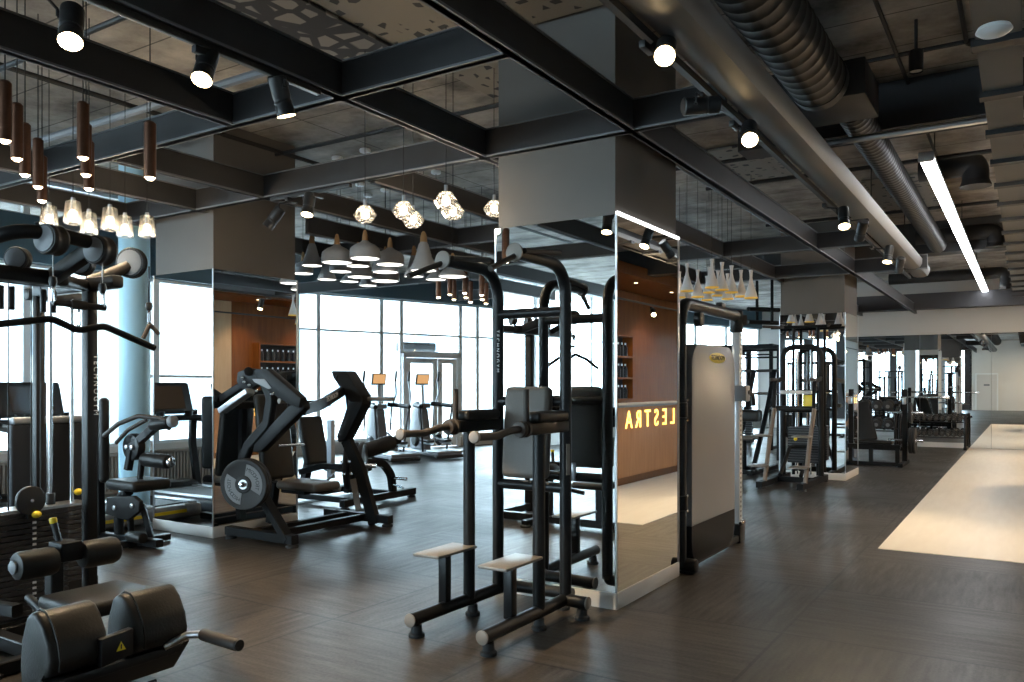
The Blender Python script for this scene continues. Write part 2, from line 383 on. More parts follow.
# slanting window wall with the door (wall 2)
A2 = Vector((-14.23, 8.2, 0)); U2 = Vector((0.284, 0.959, 0)).normalized(); N2 = U2.cross(Vector((0, 0, 1)))
def hit2(px):
    d = FW + RT * ((px - 512) / F_PX)
    # A2 + s U2 = t d
    det = d.x * (-U2.y) - (-U2.x) * d.y
    t = (A2.x * (-U2.y) - (-U2.x) * A2.y) / det
    p = d * t
    return (p - A2).dot(U2)
L2 = 21.7
def box2(name, s0, s1, z0, z1, th, m, off=0.0):
    c = A2 + U2 * (s0 + s1) / 2 + N2 * off + Vector((0, 0, (z0 + z1) / 2)); a = math.atan2(U2.y, U2.x)
    return struct(MB().box(c, (s1 - s0, th, z1 - z0), a).build(name, m))
box2('wall_window_bulkhead', 0, L2, 3.5, CEIL, 0.3, 'teal_paint')
sd0, sd1 = hit2(402), hit2(459)
box2('wall_window_base', 0, sd0, 0, 0.25, 0.2, 'grey_wall'); box2('wall_window_base_far', sd1, L2, 0, 0.25, 0.2, 'grey_wall')
cuts = [0.15, hit2(297), hit2(318), hit2(381), hit2(401), hit2(460), hit2(477)]
w = cuts[-1] - cuts[-2]; W = cuts[-2] - cuts[-3]
while cuts[-1] + 1 < L2: cuts.append(min(cuts[-1] + (W if len(cuts) % 2 else w), L2))
for a, b in zip(cuts, cuts[1:]):
    dr = abs(a - hit2(401)) < 0.05
    window('window_%d' % wn, A2 + U2 * a, U2, b - a, 2.25 if dr else 0.25, 3.5, horiz=(2.70,), t=0.045, dep=0.06); wn += 1
# door under the transom
def P2(s, z, off=0.0): return A2 + U2 * s + N2 * off + Vector((0, 0, z))
m = MB()
for s in (sd0 + 0.04, sd1 - 0.04): m.bar(P2(s, 0), P2(s, 2.25), 0.08, 0.14, up=N2)
m.bar(P2(sd0, 2.2), P2(sd1, 2.2), 0.14, 0.1)
dr = struct(m.build('door_1', 'white_frame')); mid = sd0 + (sd1 - sd0) * 0.60
for k, (a, b) in enumerate(((sd0 + 0.09, mid - 0.01), (mid + 0.01, sd1 - 0.09))):
    m = MB(); t = 0.13
    for s in (a + t / 2, b - t / 2): m.bar(P2(s, 0.02), P2(s, 2.14), t, 0.06, up=N2)
    for z in (0.12, 2.08): m.bar(P2(a + t, z), P2(b - t, z), 0.06, 0.2 if z < 1 else 0.12)
    lf = m.build('door_leaf', 'white_frame', dr)
    g = MB(); g.bar(P2(a + t, 1.12), P2(b - t, 1.12), 0.012, 1.8); g.build('glass_pane', 'pane_glass', lf)
    h = MB(); s = (b - 0.06) if k == 0 else (a + 0.06)
    h.tube([P2(s, 0.95, -0.03), P2(s, 0.95, -0.09), P2(s, 1.35, -0.09), P2(s, 1.35, -0.03)], 0.012, 0.02); h.build('door_handle', 'steel', lf)
# jog wall between both window walls, hidden side walls
struct(MB().box((-12.15, 8.3, 2.05), (4.3, 0.2, 4.1)).build('wall_jog', 'grey_wall'))
struct(MB().box((-5.9, 29.1, 2.05), (4.4, 0.2, 4.1)).build('wall_far', 'grey_wall'))
struct(MB().box((-3.95, 25.6, 2.05), (0.2, 7.0, 4.1)).build('wall_return', 'grey_wall'))
# mirror wall y = 22
struct(MB().box((0.2, 22.15, 2.05), (7.8, 0.3, 4.1)).build('wall_mirror_side', 'grey_wall'))
struct(MB().box((-2.45, 21.965, 0.06), (2.5, 0.02, 0.12)).build('baseboard_mirror_side', 'plinth_white'))
for k in range(5):
    x0 = -3.7 + k * 1.5
    tag(MB().box((x0 + 0.75, 21.985, 1.366), (1.494, 0.02, 2.71)).build('wall_mirror_panel', 'mirror'), '', 'mirror')
for k, o in enumerate([o for o in COL.objects if o.name.startswith('wall_mirror_panel')]):
    struct(o); del o['label']; del o['category']
# right wall, back walls
struct(MB().box((4.1, 5.2, 2.05), (0.2, 33.8, 4.1)).build('wall_right', 'white_wall'))
struct(MB().box((0.6, -11.6, 2.05), (6.9, 0.2, 4.1)).build('wall_back', 'white_wall'))
for k, xx in enumerate((-9.85, -8.45, -7.05, -5.65, -4.25, -2.95)):
    struct(MB().box((xx, -11.6, 2.05), (0.36 if k else 0.7, 0.2, 4.1)).build('wall_back_pier_%d' % (k + 1), 'dark_wall'))
struct(MB().box((-6.5, -11.6, 0.2), (7.3, 0.19, 0.4)).build('wall_back_base', 'dark_wall')); struct(MB().box((-6.5, -11.6, 3.85), (7.3, 0.19, 0.5)).build('wall_back_header', 'dark_wall'))
for a, b in ((-9.5, -8.63), (-8.27, -7.23), (-6.87, -5.83), (-5.47, -4.43), (-4.07, -3.13)):
    window('window_%d' % wn, (a, -11.6, 0), (1, 0, 0), b - a, 0.4, 3.6, horiz=(2.7,)); wn += 1
m = MB().box((-2.0, -11.49, 1.05), (1.0, 0.05, 2.1)); d2 = struct(m.build('door_2', 'plinth_white'))
MB().box((-2.0, -11.455, 1.5), (0.3, 0.01, 0.1)).build('door_sign', 'grey_plastic', d2)
m = MB()
m.bar((-2.55, -11.47, 0), (-2.55, -11.47, 2.16), 0.08, 0.08); m.bar((-1.45, -11.47, 0), (-1.45, -11.47, 2.16), 0.08, 0.08); m.bar((-2.59, -11.47, 2.16), (-1.41, -11.47, 2.16), 0.08, 0.08)
m.build('door_frame', 'white_frame', d2)
# square columns clad in mirrors
def column(name, x0, x1, y0, y1, strip=False):
    cx, cy, sx, sy = (x0 + x1) / 2, (y0 + y1) / 2, x1 - x0, y1 - y0
    c = struct(MB().box((cx, cy, CEIL / 2), (sx - 0.03, sy - 0.03, CEIL - 0.002)).build(name, 'column_paint'))
    t = 0.02
    MB().box((cx, y0 + t / 2, 1.375), (sx - 0.002, t, 2.53)).build('mirror_panel', 'mirror', c)
    MB().box((cx, y1 - t / 2, 1.375), (sx - 0.002, t, 2.53)).build('mirror_panel', 'mirror', c)
    MB().box((x1 - t / 2, cy, 1.375), (t, sy - 2 * t - 0.002, 2.53)).build('mirror_panel', 'mirror', c)
    MB().box((x0 + t / 2, cy, 1.375), (t, sy - 2 * t - 0.002, 2.53)).build('mirror_panel', 'mirror', c)
    m = MB().box((cx, y0 + 0.005, 0.054), (sx + 0.01, 0.03, 0.108), bevel=0.002); m.box((cx, y1 - 0.005, 0.054), (sx + 0.01, 0.03, 0.108), bevel=0.002)
    m.box((x1 - 0.005, cy, 0.054), (0.03, sy, 0.108), bevel=0.002); m.box((x0 + 0.005, cy, 0.054), (0.03, sy, 0.108), bevel=0.002)
    m.build('plinth', 'plinth_white', c)
    m = MB()
    for a in (x0, x1):
        for b in (y0, y1): m.box((a, b, 1.375), (0.012, 0.012, 2.53))
    m.build('corner_trim', 'steel', c)
    if strip: MB().box((x1 + 0.003, cy, 2.652), (0.016, sy - 0.01, 0.018)).build('light_strip', 'led_strip', c)
    return c
column('column', -3.275, -2.31, 4.92, 6.06, True)
column('column.001', -7.68, -6.72, 5.10, 6.18)
column('column.002', -3.41, -2.40, 13.5, 14.62)
# round column at the window
struct(MB().cyl((-8.57, 5.45, 0), (-8.57, 5.45, CEIL), 0.165, seg=40).build('round_column', 'blue_column'))
# reception: wooden wall with bottle shelves, ceiling soffit
struct(MB().box((3.3, 16.1, 1.75), (1.4, 6.8, 3.5)).build('wall_reception', 'wood_wall'))
struct(MB().box((3.3, 11.4, 1.75), (1.38, 2.6, 3.5)).build('wall_reception_light', 'wood_light'))
struct(MB().box((2.75, 14.6, 3.62), (2.5, 9.8, 0.2)).build('ceiling_reception_soffit', 'wood_wall'))
# ceiling grid of dark steel channels; daylight from below is put into the flanges' paler colour
BZ = 3.165
def beam(p0, p1, h=0.205):
    p0, p1 = Vector(p0), Vector(p1)
    b = struct(MB().bar(p0 + Vector((0, 0, BZ + h / 2)), p1 + Vector((0, 0, BZ + h / 2)), 0.04, h).build('ceiling_beam', 'dark_beam'))
    f = MB().bar(p0 + Vector((0, 0, BZ + 0.007)), p1 + Vector((0, 0, BZ + 0.007)), 0.065, 0.014); f.bar(p0 + Vector((0, 0, BZ + h - 0.004)), p1 + Vector((0, 0, BZ + h - 0.004)), 0.065, 0.008)
    f.build('beam_flange', 'flange_daylit', b)
    return b
beam((-2.19, -4, 0), (-2.19, 21, 0)); beam((-3.36, -4, 0), (-3.36, 21, 0)); beam((-4.31, -4, 0), (-4.31, 3.40, 0))
beam((-4.55, 5.0, 0), (-4.55, 13, 0)); beam((-5.75, 3.45, 0), (-5.75, 13, 0)); beam((-6.70, -4, 0), (-6.70, 5.0, 0)); beam((-6.70, 6.3, 0), (-6.70, 13, 0)); beam((-7.83, -4, 0), (-7.83, 8, 0))
beam((-9.6, 3.43, 0), (-2.21, 3.43, 0)); beam((-9.6, 4.90, 0), (-1.56, 4.90, 0)); beam((-12.0, 10.4, 0), (-1.56, 10.4, 0)); beam((-9.5, 12.95, 0), (-1.2, 12.95, 0)); beam((-9.6, 0.4, 0), (-2.21, 0.4, 0)); beam((-9.6, 7.8, 0), (-3.38, 7.8, 0))
# ------------------------------------------------------------------ lamps and services under the ceiling
def spot_lamp(label, lens, aim, track_z=3.15, on=True, power=60, cone=75, blend=0.9, r=0.048, L=0.20, group=None, tx=None):
    lens = Vector(lens); a = Vector(aim).normalized()
    t = thing('track_spotlight', label, 'spotlight', lens, group=group)
    back = lens - a * L
    prof = [(0, -0.002), (r * 0.80, 0)]
    m = MB().lathe([(r * 0.92, 0.012), (r, 0.0), (r, 0.05), (r * 0.93, 0.055), (r * 0.93, 0.065), (r, 0.07), (r * 0.93, 0.076), (r * 0.93, 0.086), (r, 0.092), (r, L * 0.97), (r * 0.85, L), (0, L)], lens, -a, 24)
    m.build('lamp_housing', 'black_plastic', t)
    MB().lathe([(0, 0.010), (r * 0.80, 0.012), (r * 0.93, 0.002), (r * 0.99, 0.0)], lens, -a, 24).build('lamp_lens', 'lens_warm' if on else 'screen_off', t)
    mid = lens - a * L * 0.72
    top = Vector((tx[0] if tx else mid.x, tx[1] if tx else mid.y, track_z - 0.022))
    m = MB(); side = a.cross(Vector((0, 0, 1))); side = side.normalized() if side.length > 0.05 else Vector((1, 0, 0))
    p = mid + side * (r + 0.006)
    m.bar(mid + side * r * 0.8, p, 0.02, 0.02); m.tube([p, Vector((p.x, p.y, max(p.z + 0.03, top.z - 0.05))), Vector((top.x, top.y, top.z - 0.03))], 0.007, 0.01, seg=8)
    m.build('lamp_bracket', 'black_plastic', t)
    MB().bar((top.x, top.y - 0.06, top.z - 0.018), (top.x, top.y + 0.06, top.z - 0.018), 0.034, 0.034, bevel=0.004).build('track_adapter', 'black_plastic', t)
    if on:
        l = bpy.data.lights.new('spot_beam', 'SPOT'); l.energy = power; l.color = (1.0, 0.76, 0.48); l.spot_size = math.radians(cone); l.spot_blend = blend; l.shadow_soft_size = 0.025
        o = bpy.data.objects.new('spot_beam', l); COL.objects.link(o); o.parent = t
        o.matrix_local = Matrix.Translation(a * 0.012) @ a.to_track_quat('-Z', 'Y').to_matrix().to_4x4()
    return t
mat('screen_off', (0.02, 0.02, 0.022), 0.2)
def track(label, p0, p1):
    t = MB().bar(p0, p1, 0.036, 0.034, bevel=0.003).build('lighting_track', 'black_plastic')
    return tag(t, label, 'lighting track')
track('black lighting track under the beam above the left foreground', (-3.36, 0.9, 3.147), (-3.36, 3.25, 3.147))
track('short black lighting track in front of the left mirrored column', (-5.65, 4.90, 3.147), (-4.7, 4.90, 3.147))
SP = 85
spot_lamp('lit black spotlight nearest the camera, top left corner of the photo', (-3.36, 1.85, 2.93), (0.42, -0.28, -0.9), on=True, power=SP, tx=(-3.36, 1.72))
spot_lamp('lit black spotlight under the beam, second from the top left corner', (-3.34, 2.47, 2.965), (0.25, -0.42, -0.85), power=SP, tx=(-3.36, 2.5))
spot_lamp('lit black ribbed spotlight near the crossing of two beams', (-3.32, 2.98, 2.93), (0.06, 0.30, -1.0), power=230, cone=44, blend=0.12, tx=(-3.36, 2.96))
spot_lamp('lit black spotlight hanging just right of the left mirrored column', (-5.10, 4.80, 2.93), (0.12, -0.3, -1.0), power=55, tx=(-5.08, 4.90))
spot_lamp('unlit black spotlight tilted sideways above the left mirrored column', (-5.52, 4.74, 2.86), (-0.55, -0.35, -0.9), on=False, tx=(-5.40, 4.90))
# rounded trough beam with a track along its left edge
t = thing('lighting_trough', 'long pale grey ceiling trough carrying a spotlight track at right of the near column', 'trough', (-1.4, 6.5, 3.17))
MB().sweep([(-1.395, -3.5, 3.24), (-1.395, 14.0, 3.24)], [(-0.135, 0.07), (-0.13, 0.0), (-0.10, -0.05), (-0.04, -0.07), (0.04, -0.07), (0.10, -0.05), (0.13, 0.0), (0.135, 0.07)]).build('trough_body', 'trough', t)
MB().bar((-1.53, -3.4, 3.17), (-1.53, 13.9, 3.17), 0.036, 0.04).build('track_rail', 'black_plastic', t)
for y in (1.0, 4.0, 7.0, 10.0, 13.0): MB().cyl((-1.50, y, 3.29), (-1.50, y, CEIL), 0.006, seg=6).build('hanger_rod', 'pipe_black', t)
TG = 'spotlights along the trough'
for lab, p, a, on, pw in (
    ('lit spotlight on the ceiling trough closest to the camera, top centre', (-1.42, 3.55, 3.03), (0.25, -0.75, -0.6), True, 110),
    ('unlit black spotlight on the trough between the two nearest lit ones', (-1.43, 4.35, 3.04), (0.75, 0.62, 0.10), False, 0),
    ('lit spotlight on the trough second from the camera, pointing at it', (-1.42, 4.92, 2.99), (0.22, -0.72, -0.65), True, 110),
    ('lit spotlight in the small cluster on the trough right of the far column', (-1.36, 7.60, 2.90), (0.12, -0.42, -0.85), True, 115),
    ('unlit spotlight hanging in the trough cluster beside the lit one', (-1.36, 8.35, 2.90), (-0.3, 0.6, -0.75), False, 0),
    ('lit spotlight at the far end of the ceiling trough', (-1.36, 10.2, 2.92), (-0.1, -0.3, -0.9), True, 130),
    ('unlit spotlight at the very end of the ceiling trough', (-1.36, 11.2, 2.92), (-0.2, 0.5, -0.85), False, 0)):
    spot_lamp(lab, p, a, 3.15, on, pw, tx=(-1.53, p[1] + 0.05))
def add_light(t, kind, p, power, size=0.03, cone=80):
    l = bpy.data.lights.new('lamp_light', kind); l.energy = power; l.color = (1.0, 0.78, 0.52); l.shadow_soft_size = size
    if kind == 'SPOT': l.spot_size = math.radians(cone); l.spot_blend = 0.8
    o = bpy.data.objects.new('lamp_light', l); COL.objects.link(o); o.parent = t; o.location = p
# brown tube pendants
def tube_pendant(label, bottom, group, L=0.34, r=0.035):
    b = Vector(bottom); t = thing('tube_pendant', label, 'pendant lamp', b, group=group)
    MB().lathe([(r * 0.86, 0.012), (r, 0), (r, L - 0.012), (r - 0.010, L), (0, L)], b, (0, 0, 1), 20).build('lamp_tube', 'copper_brown', t)
    MB().lathe([(0, -0.016), (r * 0.45, -0.013), (r * 0.80, 0.0), (r * 0.84, 0.012)], b, (0, 0, 1), 20).build('lamp_lens', 'lens_pendant', t)
    MB().cyl(b + Vector((0, 0, L)), (b.x, b.y, CEIL), 0.0035, seg=6).build('cord', 'cord', t)
    return t
GB = 'brown tube pendants above the left machines'
brown = [((5, 141), 4.58, 'leftmost brown tube pendant, cut by the left edge of the photo'), ((17, 159), 4.95, 'brown tube pendant second from the left edge'), ((25, 175), 5.32, 'brown tube pendant third in the receding left row'),
         ((38, 187), 5.66, 'brown tube pendant fourth in the receding left row'), ((42, 201), 6.07, 'farthest brown tube pendant of the receding left row'),
         ((83, 158), 4.93, 'front brown tube pendant of the middle cluster of three'), ((86, 175), 5.32, 'second brown tube pendant of the middle cluster of three'), ((89, 189), 5.73, 'rear brown tube pendant of the middle cluster of three'),
         ((150, 178), 4.88, 'single brown tube pendant in front of the beam, right of the others')]
for (px, py), d, lab in brown: add_light(tube_pendant(lab, dp(px, py, d), GB), 'SPOT', (0, 0, -0.03), 40)
GF = 'far brown tube pendants before the windows'
far = [(438.4, 297.4), (449.8, 294.5), (454, 299.5), (464.8, 293), (466, 297.5), (470.6, 302), (481.6, 295), (482.4, 299.4), (486, 303.5)]
nm = ['leftmost', 'second', 'third', 'fourth', 'fifth', 'sixth', 'seventh', 'eighth', 'rightmost']
for k, (px, py) in enumerate(far):
    tube_pendant('%s of the small brown tube pendants hanging before the windows' % nm[k] + (', counted from the left' if 0 < k < 8 else ''), dp(px, py, 10.6 + (k % 3) * 0.55), GF, L=0.30)
# pressed-glass cup pendants
def cup_pendant(label, bottom, group):
    b = Vector(bottom); t = thing('glass_cup_pendant', label, 'pendant lamp', b, group=group)
    m = MB(); m.lathe([(0.068, 0), (0.070, 0.008), (0.068, 0.02), (0.066, 0.05), (0.060, 0.11), (0.055, 0.168), (0.050, 0.176), (0.012, 0.178)], b, (0, 0, 1), 20)
    m.build('glass_shade', 'lamp_glass', t)
    MB().ball(b + Vector((0, 0, 0.07)), 0.030, (1, 1, 1.3), 12).build('bulb', 'bulb', t)
    MB().cyl(b + Vector((0, 0, 0.11)), b + Vector((0, 0, 0.205)), 0.016, seg=12).build('lamp_holder', 'steel', t)
    m = MB().cyl(b + Vector((0, 0, 0.2)), (b.x, b.y, CEIL), 0.003, seg=6); m.build('cord', 'cord', t)
    MB().cyl((b.x, b.y, CEIL - 0.03), (b.x, b.y, CEIL), 0.09, seg=20, bevel=0.01).build('ceiling_rose', 'pipe_black', t)
    add_light(t, 'POINT', (0, 0, -0.05), 4)
GC = 'glass cup pendants above the cable tower'
for k, (px, py, d) in enumerate(((49, 228, 6.43), (73, 224, 6.3), (89, 234, 6.69), (110, 230, 6.5), (125, 237, 6.85), (147, 237, 6.8))):
    cup_pendant('%s of the six glass cup pendants above the cable tower' % ['leftmost', 'second from left', 'third from left', 'fourth from left', 'fifth from left', 'rightmost'][k], dp(px, py, d), GC)
def facet_pendant(label, bottom, group):
    b = Vector(bottom); t = thing('faceted_glass_pendant', label, 'pendant lamp', b, group=group)
    m = MB(); m.lathe([(0.052, 0), (0.087, 0.050), (0.087, 0.058), (0.044, 0.118), (0.018, 0.126)], b, (0, 0, 1), 10)
    m.build('glass_shade', 'lamp_glass', t, ang=5)
    MB().ball(b + Vector((0, 0, 0.058)), 0.030, (1, 1, 1.2), 12).build('bulb', 'bulb', t)
    MB().cyl(b + Vector((0, 0, 0.10)), b + Vector((0, 0, 0.17)), 0.014, seg=12).build('lamp_holder', 'steel', t)
    MB().cyl(b + Vector((0, 0, 0.16)), (b.x, b.y, CEIL), 0.003, seg=6).build('cord', 'cord', t)
    add_light(t, 'POINT', (0, 0, -0.05), 4)
GD = 'faceted glass pendants between the columns'
for k, (px, py, d) in enumerate(((365, 222, 6.16), (403.5, 218, 6.05), (413, 227, 6.4), (446, 209, 5.75), (453, 219, 6.1), (494, 216, 6.5))):
    facet_pendant(['leftmost faceted glass pendant, hanging alone', 'upper faceted glass pendant of the left overlapping pair', 'lower faceted glass pendant of the left overlapping pair', 'upper faceted glass pendant of the right overlapping pair',
                   'lower faceted glass pendant of the right overlapping pair', 'faceted glass pendant half hidden behind the near column'][k], dp(px, py, d), GD)
# grey concrete-look pendants
PROF = {
    'dome': [(0.165, 0.004), (0.175, 0.0), (0.182, 0.012), (0.178, 0.095), (0.168, 0.125), (0.120, 0.165), (0.055, 0.195), (0.036, 0.215), (0, 0.215)],
    'cone': [(0.112, 0.004), (0.120, 0.0), (0.122, 0.012), (0.075, 0.13), (0.045, 0.24), (0.032, 0.26), (0, 0.26)],
    'wide': [(0.150, 0.004), (0.160, 0.0), (0.163, 0.012), (0.110, 0.08), (0.050, 0.14), (0.034, 0.15), (0, 0.15)]}
def grey_pendant(label, kind, bottom, group, s=1.0):
    b = Vector(bottom); t = thing({'dome': 'dome_pendant', 'cone': 'cone_pendant', 'wide': 'wide_cone_pendant'}[kind], label, 'pendant lamp', b, group=group)
    p = [(r * s, z * s) for r, z in PROF[kind]]; h = p[-1][1]
    MB().lathe(p, b, (0, 0, 1), 28).build('lamp_shade', 'pendant_grey', t)
    MB().lathe([(0, 0.006), (p[0][0], 0.006)], b, (0, 0, 1), 28).build('diffuser', 'lens_dome', t)
    MB().lathe([(0.034 * s, h), (0.030 * s, h + 0.06), (0.022 * s, h + 0.10), (0.012, h + 0.12), (0, h + 0.12)], b, (0, 0, 1), 14).build('lamp_neck', 'wood_neck', t)
    MB().cyl(b + Vector((0, 0, h + 0.11)), (b.x, b.y, CEIL), 0.003, seg=6).build('cord', 'cord', t)
    MB().cyl((b.x, b.y, CEIL - 0.04), (b.x, b.y, CEIL), 0.06, seg=16, bevel=0.01).build('ceiling_rose', 'white_frame', t)
GG = 'grey concrete pendants in the hanging cluster'
grey = [(312, 266, 21, 'cone', 'grey cone pendant at the upper left end of the hanging cluster'), (337, 263, 31, 'dome', 'grey dome pendant in the front row, left of the highest dome'), (365, 259, 31, 'dome', 'grey dome pendant in the front row, middle and highest'),
        (390, 265, 29, 'dome', 'grey dome pendant in the front row, right of the highest dome'), (358, 266.5, 24, 'dome', 'grey dome pendant half hidden under the middle front dome'), (340.6, 272, 23, 'dome', 'small grey dome pendant just below the left front dome'),
        (327, 280, 19, 'cone', 'grey cone pendant hanging low at the left of the cluster'), (360, 277.5, 26, 'dome', 'grey dome pendant in the centre of the lower row'), (385.5, 272.5, 27, 'dome', 'grey dome pendant directly under the right front dome'),
        (349.4, 282, 19, 'wide', 'small grey pendant at the bottom of the cluster, left of centre'), (368, 286, 18, 'cone', 'lowest grey cone pendant of the cluster'), (385, 281.5, 29, 'dome', 'lowest grey dome pendant at the right of the cluster'),
        (423.6, 271, 27, 'cone', 'large grey cone pendant in the separate right group, front'), (414, 277, 20, 'cone', 'grey cone pendant behind the large one in the right group'), (436, 280, 21, 'wide', 'grey pendant low between the large cone and the pull-up bar'),
        (452.7, 277, 29, 'wide', 'wide grey pendant at the right end of the right group'), (303, 274, 21, 'dome', 'grey dome pendant beside the left column, partly hidden by it')]
GDEP = {312: 9.65, 337: 9.2, 365: 8.9, 390: 9.5, 358: 9.55, 340.6: 9.95, 327: 10.3, 360: 10.4, 385.5: 9.85, 349.4: 11.2, 368: 11.0, 385: 10.7, 423.6: 9.0, 414: 9.8, 436: 9.8, 452.7: 9.2, 303: 10.2}
for px, py, w, k, lab in grey:
    dia = {'dome': 0.364, 'cone': 0.244, 'wide': 0.326}[k]; d = GDEP[px]; s = w * d / F_PX / dia
    grey_pendant(lab, k, dp(px, py, d), GG, s)
# white cone pendants with yellow inside
GW = 'white cone pendants with yellow rims'
def white_pendant(label, bottom, group, s=1.0):
    b = Vector(bottom); t = thing('slender_cone_pendant', label, 'pendant lamp', b, group=group)
    MB().lathe([(0.072 * s, 0.012), (0.078 * s, 0.012), (0.050 * s, 0.11), (0.024 * s, 0.20), (0.016 * s, 0.25), (0.018 * s, 0.30), (0.026 * s, 0.345), (0, 0.345)], b, (0, 0, 1), 20).build('lamp_shade', 'pendant_white', t)
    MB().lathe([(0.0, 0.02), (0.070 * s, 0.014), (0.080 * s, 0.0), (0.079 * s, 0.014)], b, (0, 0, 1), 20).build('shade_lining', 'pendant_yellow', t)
    MB().cyl(b + Vector((0, 0, 0.34)), (b.x, b.y, CEIL), 0.003, seg=6).build('cord', 'cord', t)
wl = [(687, 291.5, 10.0), (697.7, 297.5, 10.1), (711.8, 288, 9.6), (722, 290.5, 9.9), (731.5, 293, 10.2), (741, 297, 10.3), (751, 298.5, 9.8), (686, 302, 10.9), (707, 300.5, 11.4), (709, 293, 10.8), (718, 296, 11.0), (727.5, 299.5, 10.8), (679.5, 298, 10.6)]
wn_ = ['second from left in the upper row', 'third from left in the upper row', 'tallest and nearest, in the middle', 'just right of the tallest', 'fifth in the upper row', 'second from the right end', 'at the right end', 'low at the left end', 'lowest in the middle',
       'directly behind the tallest', 'behind and right of the tallest', 'low on the right side', 'half hidden by the near column']
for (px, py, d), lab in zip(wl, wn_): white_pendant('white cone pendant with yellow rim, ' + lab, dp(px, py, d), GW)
# long fluorescent pendant
t = thing('linear_pendant', 'long white tube light hanging over the pale floor strip', 'linear light', (-0.77, 14.6, 3.55))
MB().box((-0.77, 14.6, 3.553), (0.11, 12.75, 0.03), bevel=0.008).build('diffuser', 'tube_white', t)
MB().box((-0.77, 14.6, 3.585), (0.125, 12.8, 0.035), bevel=0.004).build('light_housing', 'white_frame', t)
for y in (8.2, 21.0): MB().box((-0.77, y, 3.57), (0.13, 0.06, 0.085), bevel=0.012).build('end_cap', 'white_frame', t)
for y in (9.0, 13.0, 17.0, 20.4): MB().cyl((-0.77, y, 3.60), (-0.77, y, CEIL), 0.005, seg=6).build('hanger_rod', 'pipe_black', t)
# spiral ducts
def rings(p0, p1, r, step=0.13):
    p0, p1 = Vector(p0), Vector(p1); L = (p1 - p0).length; prof = [(0, 0)]
    n = int(L / step)
    for k in range(n):
        z = k * step; prof += [(r, z + 0.002), (r, z + step - 0.022), (r + 0.0035, z + step - 0.016), (r + 0.0035, z + step - 0.008)]
    prof += [(r, L), (0, L)]
    return MB().lathe(prof, p0, p1 - p0, 28)
t = thing('ventilation_duct', 'large dark spiral air duct under the ceiling at upper right', 'air duct', (-1.25, 2, 3.65))
rings((-1.25, -3, 3.66), (-1.25, 6.0, 3.66), 0.19).build('duct_tube', 'duct_dark', t)
MB().lathe([(0, 0), (0.20, 0), (0.20, 0.10), (0, 0.10)], (-1.25, 5.96, 3.66), (0, 1, 0), 28).build('duct_collar', 'duct_dark', t)
m = MB().box((-1.38, 6.42, 3.68), (0.85, 0.62, 0.26), bevel=0.01); m.build('duct_plenum', 'pipe_black', t)
t = thing('ventilation_duct', 'thinner dark spiral air duct running on behind the large one', 'air duct', (-1.18, 10, 3.65))
rings((-1.18, 6.84, 3.70), (-1.18, 14.3, 3.70), 0.125, 0.1).build('duct_tube', 'duct_dark', t)
for lab, y, r, x1, zd in (('black elbow duct bending down at upper right, nearest the camera', 9.9, 0.13, -0.46, 3.66), ('dark elbow duct bending down at the end of the spiral duct', 14.4, 0.12, -0.40, 3.66), ('farthest black elbow duct with square outlet, right of the tube light', 19.8, 0.12, -0.36, 3.55)):
    t = thing('elbow_duct', lab, 'air duct', (-0.6, y, 3.8))
    MB().tube([(-1.0 if y < 12 else (-1.5 if y < 17 else -2.6), y, 3.86), (x1, y, 3.86), (x1, y, zd)], r, 0.24, seg=18, n=6).build('duct_tube', 'pipe_black', t)
    MB().lathe([(r, 0), (r * 1.2, -0.07), (0, -0.07)], (x1, y, zd + 0.02), (0, 0, 1), 4 if y > 17 else 18).build('duct_outlet', 'pipe_black', t)
# grey cable tray with black cross straps at the right edge
t = thing('cable_tray', 'grey ceiling channel with black straps along the right edge of the photo', 'cable tray', (-0.1, 8, 3.45))
MB().box((-0.13, 8.0, 3.42), (0.22, 22, 0.06)).build('tray_panel', 'tray_grey', t)
for k in range(22): MB().box((-0.13, 0.5 + k * 0.93, 3.375), (0.26, 0.10, 0.04)).build('tray_strap', 'pipe_black', t)
MB().box((0.02, 8.0, 3.5), (0.04, 22, 0.25)).build('tray_rail', 'pipe_black', t)
tag(MB().lathe([(0, -0.02), (0.06, -0.016), (0.08, 0.0), (0.07, 0.02), (0, 0.02)], dp(994, 31, 3.9), (0, 0, 1), 28).build('ceiling_disc_light', 'white_frame'), 'round white disc fitting on the channel at the top right corner', 'ceiling light')
b = dp(916, 72, 5.75); t = thing('downlight', 'small black cylinder downlight below the concrete ceiling at upper right', 'downlight', b)
MB().lathe([(0.035, 0.012), (0.048, 0), (0.048, 0.15), (0, 0.15)], b, (0, 0, 1), 20).build('lamp_housing', 'black_plastic', t)
MB().lathe([(0, 0.010), (0.044, 0.008)], b, (0, 0, 1), 20).build('lamp_lens', 'pendant_white', t)
MB().cyl(b + Vector((0, 0, 0.15)), (b.x, b.y, CEIL), 0.012, seg=8).build('lamp_stem', 'black_plastic', t)
